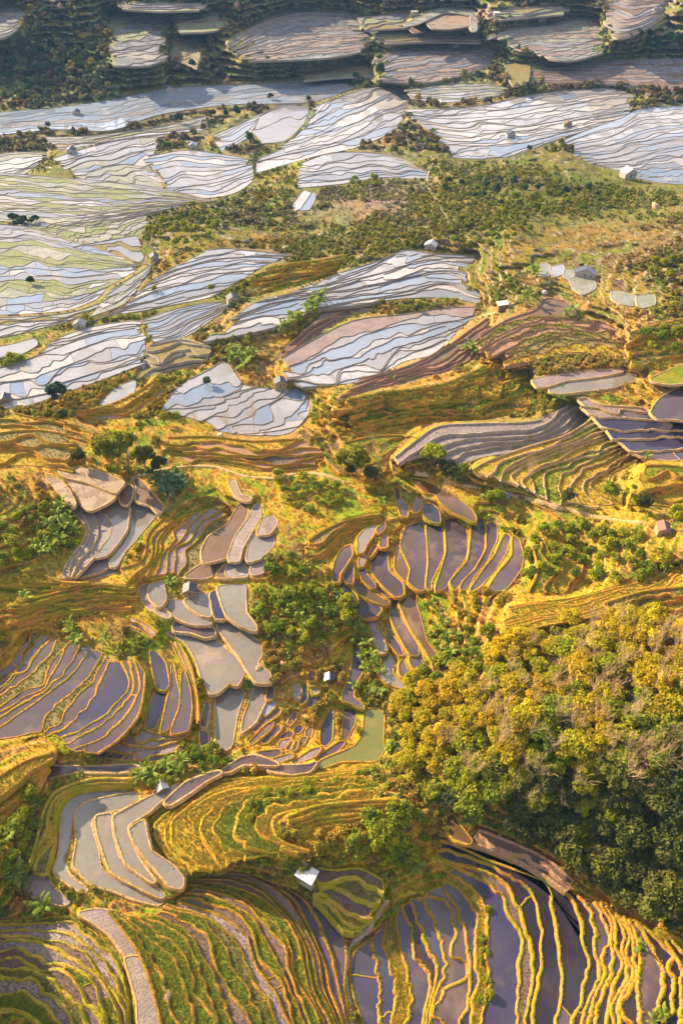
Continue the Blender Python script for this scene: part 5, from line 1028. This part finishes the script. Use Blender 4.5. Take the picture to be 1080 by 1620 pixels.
def banana(px, py, s, label, group=None, dark=False):
    e = add('banana_plant', None, None, spot(px, py), label=label, category='banana plant'); e.scale = (s,) * 3
    if group: e['group'] = group
    add('stem', BSTEM, e)
    a0 = rng.uniform(0, 6.28); n = int(rng.integers(8, 11))
    for k in range(n):
        l = add('leaf', (BD_ if dark else BL_)[int(rng.integers(1 if dark else 2))], e, (.05, 0, 1.55 + .3 * k / n))
        l.rotation_euler = (rng.normal(0, .3), -.85 * k / n + rng.normal(0, .22) + .30, a0 + k * 2.4 + rng.normal(0, .35)); sc = rng.uniform(.55, 1.15); l.scale = (sc, sc, sc)
def bananas(pts, s, label, group, dark=False, jit=6, per=1):
    for x, y in pts:
        for k in range(per): banana(x + rng.normal(0, jit) * (per > 1), y + rng.normal(0, jit * .8) * (per > 1), s * rng.uniform(.85, 1.2), label, group, dark)
bananas([(452,520),(463,514),(474,508),(486,497),(494,488),(502,480),(445,526),(498,496),(508,476),(457,517),(468,511),(490,492),(505,486)], 1.6, 'banana plant between the silver paddies', 'banana row between silver paddies')
bananas([(368,562),(378,575),(386,590),(396,572),(402,566),(366,575),(392,580),(374,560),(388,568)], 1.6, 'banana plant beside the lone tree pond', 'bananas by the lone tree')
bananas([(262,770),(275,778),(268,790),(284,768),(252,762),(240,757),(276,764),(258,778),(286,776)], 1.5, 'dark banana plant above the dry steps', 'dark bananas', True)
bananas([(100,805),(95,825),(108,840),(92,850),(75,865),(85,875),(112,825),(68,880),(120,848),(102,815),(98,858),(60,868),(80,835),(115,835)], 1.25, 'bright banana plant beside the mud plots', 'bananas by the mud plots')
bananas([(112,990),(118,1005),(124,1018)], 1.1, 'bright banana plant above the lilac fan', 'bananas above the lilac fan')
bananas([(540,958),(556,970),(548,985),(566,992),(575,1005),(562,1015),(580,1022),(588,1038),(572,1040),(590,1055),(600,1065),(578,1060),(535,945)], 1.0, 'golden green banana plant on the knoll flank', 'bananas on the knoll flank')
bananas([(430,945),(440,955),(455,960),(470,950),(450,975),(475,975),(490,985),(505,965),(415,960),(420,975)], .9, 'banana plant among the knoll shrubs', 'bananas among the knoll shrubs')
bananas([(683,960),(692,975),(700,990),(690,1000),(705,1010),(695,1025),(712,1035),(708,1055),(720,1010)], 1.0, 'golden banana plant by the brown pond', 'bananas right of the brown pond')
bananas([(232,1218),(243,1228),(265,1215),(278,1222),(290,1210),(228,1235)], 1.1, 'banana plant beside the small grey hut', 'bananas by the grey hut')
bananas([(560,1090),(585,1095),(600,1100)], .9, 'banana plant above the green pond', 'bananas above the green pond')
bananas([(832,482),(838,472),(846,440),(842,432)], 1.5, 'banana plant beside the small muddy ponds', 'bananas by the muddy ponds'); bananas([(893,502),(904,500),(912,506)], 1.5, 'banana plant standing in the pink soil', 'bananas in the pink soil'); bananas([(735,560),(745,556),(753,562)], 1.6, 'banana plant at the edge of the pinkish slope', 'bananas at the pink edge')
bananas([(25,1318),(18,1325),(35,1385),(28,1392),(40,1395),(62,1438),(75,1440)], 1.15, 'banana plant left of the grey ponds', 'bananas at the left edge')
bananas([(880,640),(890,635),(886,642)], 1.5, 'banana plant at the right tip of the grey bow', 'bananas at the bow tip'); bananas([(1010,1500),(1045,1605),(1030,1618)], .8, 'small banana plant in the lower right corner', 'bananas in the lower right corner')
for px, py, s, lb in ((170,1015,1.1,'single banana plant right of the pair above the lilac fan'),(43,945,1.0,'single bright banana plant on the golden slope at the left'),(272,925,.9,'banana plant left of the thatched hut'),(603,800,1.2,'large banana plant left of the oval ponds'),(718,760,1.0,'banana plant between the trees by the footpath'),(768,795,1.1,'banana plant left of the blue roofed shed'),(788,812,1.0,'banana plant below the blue roofed shed'),
    (655,1372,1.2,'banana plant at the foot of the hill shoulder shrubs'),(1075,945,1.1,'banana plant at the right edge of the golden slope'),(972,679,.9,'banana plant on the bank of the right hand ponds'),(1004,708,.9,'banana plant between the lower right hand ponds'),(1020,728,.9,'lowest banana plant of the right hand ponds'),(823,484,.8,'banana plant left of the pink soil'),(620,604,.8,'banana plant on the pinkish bare steps'),(575,515,.0,'')):
    if s: banana(px, py, s, lb)
HAZE = True
# ------------------------------------------------------------------ huts, rocks and other small things
def plain(name, c, rough=.7, metal=0.0, var=.25):
    m, N, L, B = new_mat(name); p = gpos(N)
    L.new(nmix(N, L, nramp(N, L, nnoise(N, L, 2.5, 4, .6, p), [(.35, (0, 0, 0)), (.65, (1, 1, 1))]), c, tuple(x * (1 - var) for x in c)), B.inputs['Base Color'])
    B.inputs['Roughness'].default_value = rough; B.inputs['Metallic'].default_value = metal; return m
H = dict(white=plain('white_sheet', (.66, .65, .65), .45, var=.08), blue=plain('blue_sheet', (.12, .17, .33), .45), slate=plain('slate_blue', (.07, .08, .14), .6), grey=plain('grey_sheet', (.36, .35, .37), .5), thatch=plain('thatch', (.34, .27, .27), .9, var=.4), brown=plain('brown_tiles', (.24, .15, .12), .85, var=.35), tan=plain('mud_wall', (.34, .25, .16), .9), wallgrey=plain('grey_wall', (.38, .35, .32), .9), dark=plain('dark_opening', (.02, .018, .016), .9), wood=plain('old_wood', (.20, .14, .09), .85), paleblue=plain('pale_blue_sheet', (.45, .55, .68), .45))
def boxm(name, x0, x1, y0, y1, z0, z1, mat):
    V = [(x, y, z) for z in (z0, z1) for y in (y0, y1) for x in (x0, x1)]
    return mesh_np(name, np.array(V), np.array([(0, 2, 3, 1), (4, 5, 7, 6), (0, 1, 5, 4), (2, 6, 7, 3), (0, 4, 6, 2), (1, 3, 7, 5)]), mat, smooth=False)
def slab(name, quad, th, mat):
    q = np.array(quad, float); n = np.cross(q[1] - q[0], q[3] - q[0]); n /= np.linalg.norm(n)
    if n[2] < 0: n = -n
    V = np.vstack([q - n * 0, q + n * th]); F = np.array([(0, 3, 2, 1), (4, 5, 6, 7), (0, 1, 5, 4), (1, 2, 6, 5), (2, 3, 7, 6), (3, 0, 4, 7)])
    return mesh_np(name, V, F, mat, smooth=False)
def ribs(e, quad, th, mat, n=7):
    q = np.array(quad, float); out = []
    nn = np.cross(q[1] - q[0], q[3] - q[0]); nn /= np.linalg.norm(nn); nn = nn if nn[2] > 0 else -nn
    for k in range(n):
        t = (k + .5) / n; a = q[0] + (q[1] - q[0]) * t + nn * (th + .012); b = q[3] + (q[2] - q[3]) * t + nn * (th + .012); out.append(tube([a, b], .03, 4))
    return mesh_np('roof_ribs', *merge(out), mat)
def hut(px, py, w, d, h, rz, label, roof='gable', rm='grey', rm2=None, wm='tan', pitch=.5, cat='hut', door=True):
    p = spot(px, py); c_, s_ = math.cos(R(rz)), math.sin(R(rz)); gz = []
    for ux in (-.5, 0, .5):
        for uy in (-.5, 0, .5):
            q = proj(np.array([p.x + c_ * ux * w - s_ * uy * d, p.y + s_ * ux * w + c_ * uy * d, p.z])); gz.append(float(gsample(Zg, q[:1], q[1:2])[0]))
    p.z = .6 * max(gz) + .4 * sum(gz) / 9 - .05
    e = add('hut', None, None, p, label=label, category=cat); e.rotation_euler.z = R(rz)
    z0 = -2.6; W_ = H[wm]; x, y = w / 2, d / 2; rise = 0 if roof == 'flat' else pitch * w / 2
    V = [(-x, -y, z0), (x, -y, z0), (x, y, z0), (-x, y, z0), (-x, -y, h), (x, -y, h), (x, y, h), (-x, y, h)]
    F4 = [(0, 1, 5, 4), (1, 2, 6, 5), (2, 3, 7, 6), (3, 0, 4, 7)]; F3 = []
    if roof == 'gable': V += [(0, -y, h + rise), (0, y, h + rise)]; F3 = [(4, 5, 8), (6, 7, 9)]
    add('wall', mesh_np('wall', np.array(V), [np.array(F4)] + ([np.array(F3)] if F3 else []), W_, smooth=False), e)
    ov = .25
    if roof == 'gable':
        ex = x + ov; ez = h - pitch * ov + .03
        for s, mt in ((-1, rm), (1, rm2 or rm)):
            q = [(s * ex, -y - ov, ez), (s * ex, y + ov, ez), (0, y + ov, h + rise + .03), (0, -y - ov, h + rise + .03)]
            ro = add('roof', slab('roof', q, .07, H[mt]), e); add('roof_ribs', ribs(e, q, .07, H[mt]), ro)
        add('ridge_cap', mesh_np('ridge_cap', *tube([(0, -y - ov, h + rise + .12), (0, y + ov, h + rise + .12)], .09, 6), H[rm]), e)
    else:
        t = .12 * w if roof == 'shed' else .05
        q = [(-x - ov, -y - ov, h + .04), (x + ov, -y - ov, h + .04 + t), (x + ov, y + ov, h + .04 + t), (-x - ov, y + ov, h + .04)]
        ro = add('roof', slab('roof', q, .09, H[rm]), e); add('roof_ribs', ribs(e, q, .09, H[rm]), ro)
    if door:
        dd = add('door', boxm('door', -.4, .4, -y - .05, -y + .02, -.1, min(h - .15, 1.7), H['wood']), e)
        ww = add('window', boxm('window', x * .5, x * .5 + .45, -y - .03, -y + .02, h * .45, h * .45 + .45, H['dark']), e); add('frame', boxm('frame', x * .5 - .06, x * .5 + .51, -y - .045, -y + .01, h * .45 - .07, h * .45 - .004, H['wood']), ww)
    return e
hut(486,1389,3.6,2.7,1.7,-30,'small white flat roofed hut on the slope under the golden hill','flat','white',wm='wallgrey')
hut(302,938,3.4,2.6,2.0,3,'thatched hut with one roof side painted dark blue as shade above the pale ponds','gable','thatch','slate',wm='tan',pitch=.6)  # slate colour on the right roof side stands for its shade
hut(1045,843,3.0,3.2,1.7,-8,'brown tiled hut at the right end of the footpath','gable','brown',wm='tan',pitch=.55)
hut(521,1076,2.2,1.6,1.3,2,'tiny hut with white and grey roof sides above the small paddies','gable','white','slate',wm='wallgrey',pitch=.6)
hut(794,790,3.6,2.6,1.4,-25,'blue roofed shed beside the footpath','shed','blue',wm='wood')
hut(257,1246,2.3,2.0,1.2,25,'small grey roofed hut at the corner of the big grey ponds','gable','grey',wm='wood')
hut(444,613,4.2,3.0,1.9,8,'dark hut at the top of the white paddies','gable','slate',wm='tan')
hut(128,518,4.6,3.2,1.9,-5,'slate roofed hut among the silver terraces on the left','gable','slate','grey',wm='wallgrey')
hut(369,485,4.4,3.2,2.0,20,'dark blue roofed hut right of the narrow silver terraces','gable','slate',wm='wallgrey')
hut(924,436,8.0,3.2,1.6,-14,'long low shed by the small muddy ponds','gable','slate','grey',wm='wallgrey')
hut(991,282,7.5,5.0,2.4,22,'bright white roofed house below the bluish terraces','gable','white',wm='wallgrey',cat='house')
hut(681,394,5.0,3.6,2.2,-20,'white roofed hut above the broad silver paddies','gable','white',wm='wallgrey')
hut(306,236,4.6,4.0,2.4,5,'hut with bright blue roof on the spit below the great pond','gable','blue','paleblue',wm='wallgrey')
hut(855,36,6.0,4.5,2.6,12,'pale blue roofed house on the far slope','gable','paleblue',wm='wallgrey',cat='house')
hut(784,28,4.2,3.6,3.4,0,'small white tower like hut on the far slope','flat','white',wm='wallgrey')
hut(720,76,5.2,4.0,2.2,10,'blue roofed hut by the far grey terraces','gable','blue',wm='wallgrey')
hut(806,217,5.0,4.2,2.4,8,'dark blue roofed hut in the broad white terraces','gable','slate','blue',wm='wallgrey')
hut(896,201,5.0,3.6,2.2,0,'tan hut at the right of the broad white terraces','gable','brown',wm='tan')
hut(1036,21,5.0,4.0,2.4,5,'dark roofed hut beside the striped top right terraces','gable','slate',wm='wallgrey')
hut(10,635,3.6,3.0,1.8,10,'slate roofed hut at the left edge by the silver ponds','gable','slate',wm='tan')
hut(115,243,5.0,4.0,2.6,0,'round shouldered blue hut by the far left white ponds','gable','blue','slate',wm='wallgrey')
hut(245,411,3.6,3.2,2.0,15,'dark blue hut under the round thicket','gable','slate',wm='wallgrey')
hut(122,182,4.4,4.0,2.4,0,'dark hut standing amid the blue flats','gable','slate',wm='wallgrey')
hut(270,145,6.0,4.0,2.4,10,'blue hut on the far shore of the river flat','gable','blue','slate',wm='wallgrey')
hut(793,490,3.4,2.6,1.5,5,'small white roofed shelter above the pink soil','shed','white',wm='wood')
hut(655,26,5.0,4.0,3.0,0,'grey tower hut beside the brown pond plots','flat','grey',wm='wallgrey')
ROCK = plain('pale_rock', (.55, .48, .42), .9, var=.3); ROCKB = plain('tan_rock', (.46, .28, .17), .9, var=.35)
def rock(px, py, s, label, mat, seed, group=None):
    bm_ = bpy.data.meshes.new('rock'); import bmesh
    b = bmesh.new(); bmesh.ops.create_icosphere(b, subdivisions=2, radius=1.0)
    r = np.random.default_rng(seed); nrm = r.normal(size=(9, 3)); nrm /= np.linalg.norm(nrm, axis=1)[:, None]; dd = r.uniform(.55, .9, 9)
    for v in b.verts:
        c = np.array(v.co)
        for n_, d_ in zip(nrm, dd):
            t = c @ n_ - d_
            if t > 0: c = c - n_ * t * .9
        v.co = Vector(c * np.array([1.2, .9, .8]) * s)
    b.to_mesh(bm_); b.free(); bm_.materials.append(mat)
    o = add('rock', bm_, None, spot(px, py) + Vector((0, 0, s * .35)), label=label, category='rock'); o.rotation_euler.z = r.uniform(0, 6)
for k, (px, py, s, lb, mt) in enumerate(((348,690,1.1,'white boulder below the white paddies',ROCK),(318,704,.9,'pale rock left of the white boulder on the bare steps',ROCK),(429,714,.9,'white rock on the grassy steps above the footpath',ROCK),(1036,330,2.6,'big tan boulder in the green belt',ROCKB),(860,464,1.3,'white rock beside the banana plants by the muddy ponds',ROCK),(773,442,.9,'pale stone right of the broad silver paddies',ROCK),(793,453,.9,'second pale stone right of the broad silver paddies',ROCK),
    (410,1058,.9,'dark rock at the corner of the pale grey pond',ROCKB),(447,1052,.9,'tan rock on the bare slope under the knoll',ROCKB),(640,1544,.35,'small white stone on the grassy bank at the lower right',ROCK),(265,1578,1.1,'tan rock beside the clod path at the bottom',ROCKB),(450,393,1.0,'pale stone above the narrow silver terraces',ROCK),(470,968,.8,'grey rock showing through the knoll shrubs',ROCK))): rock(px, py, s, lb, mt, 40 + k)

# ------------------------------------------------------------------ tell the members of a group apart by their row and place
ORD = 'first second third fourth fifth sixth seventh eighth ninth tenth eleventh twelfth thirteenth fourteenth fifteenth sixteenth seventeenth eighteenth nineteenth twentieth'.split()
fam = {}
for o in C.objects:
    if o.get('group') and o.get('label'): fam.setdefault(o['label'], []).append(o)
for lb, os_ in fam.items():
    if len(os_) < 2: continue
    pp = proj(np.array([tuple(o.location) for o in os_])); rows = 1 if len(os_) <= 5 else int(min(16, max(2, round(math.sqrt(len(os_) * 0.8)))))
    order = np.argsort(pp[:, 1])
    for k, chunk in enumerate(np.array_split(order, rows)):
        for i_, j_ in enumerate(chunk[np.argsort(pp[chunk, 0])]):
            place = ('leftmost' if i_ == 0 else ORD[i_] + ' from left') + ('' if rows == 1 else ' in ' + ORD[k] + ' row')
            os_[j_]['label'] = lb + ', ' + place

# ------------------------------------------------------------------ the air
hz = bpy.data.materials.new('haze'); hz.use_nodes = True; N = hz.node_tree.nodes; L = hz.node_tree.links
for n_ in list(N): N.remove(n_)
ho = N.new('ShaderNodeOutputMaterial'); pv = N.new('ShaderNodeVolumePrincipled'); pv.inputs['Color'].default_value = (.24, .50, 1.0, 1); pv.inputs['Density'].default_value = 0.00008; pv.inputs['Anisotropy'].default_value = 0.0
L.new(pv.outputs[0], ho.inputs['Volume'])
zmin = float(min(v[:, 2].min() for v in Vx)) - 1.5; zmax = max(CAM_H, float(max(v[:, 2].max() for v in Vx))) + 15
ex = max(np.abs(v[:, :2]).max() for v in Vx) + 60
if HAZE: add('haze', boxm('haze', -ex, ex, -ex, ex, zmin, zmax, hz), kind='stuff', label='thin blue haze over the whole valley')
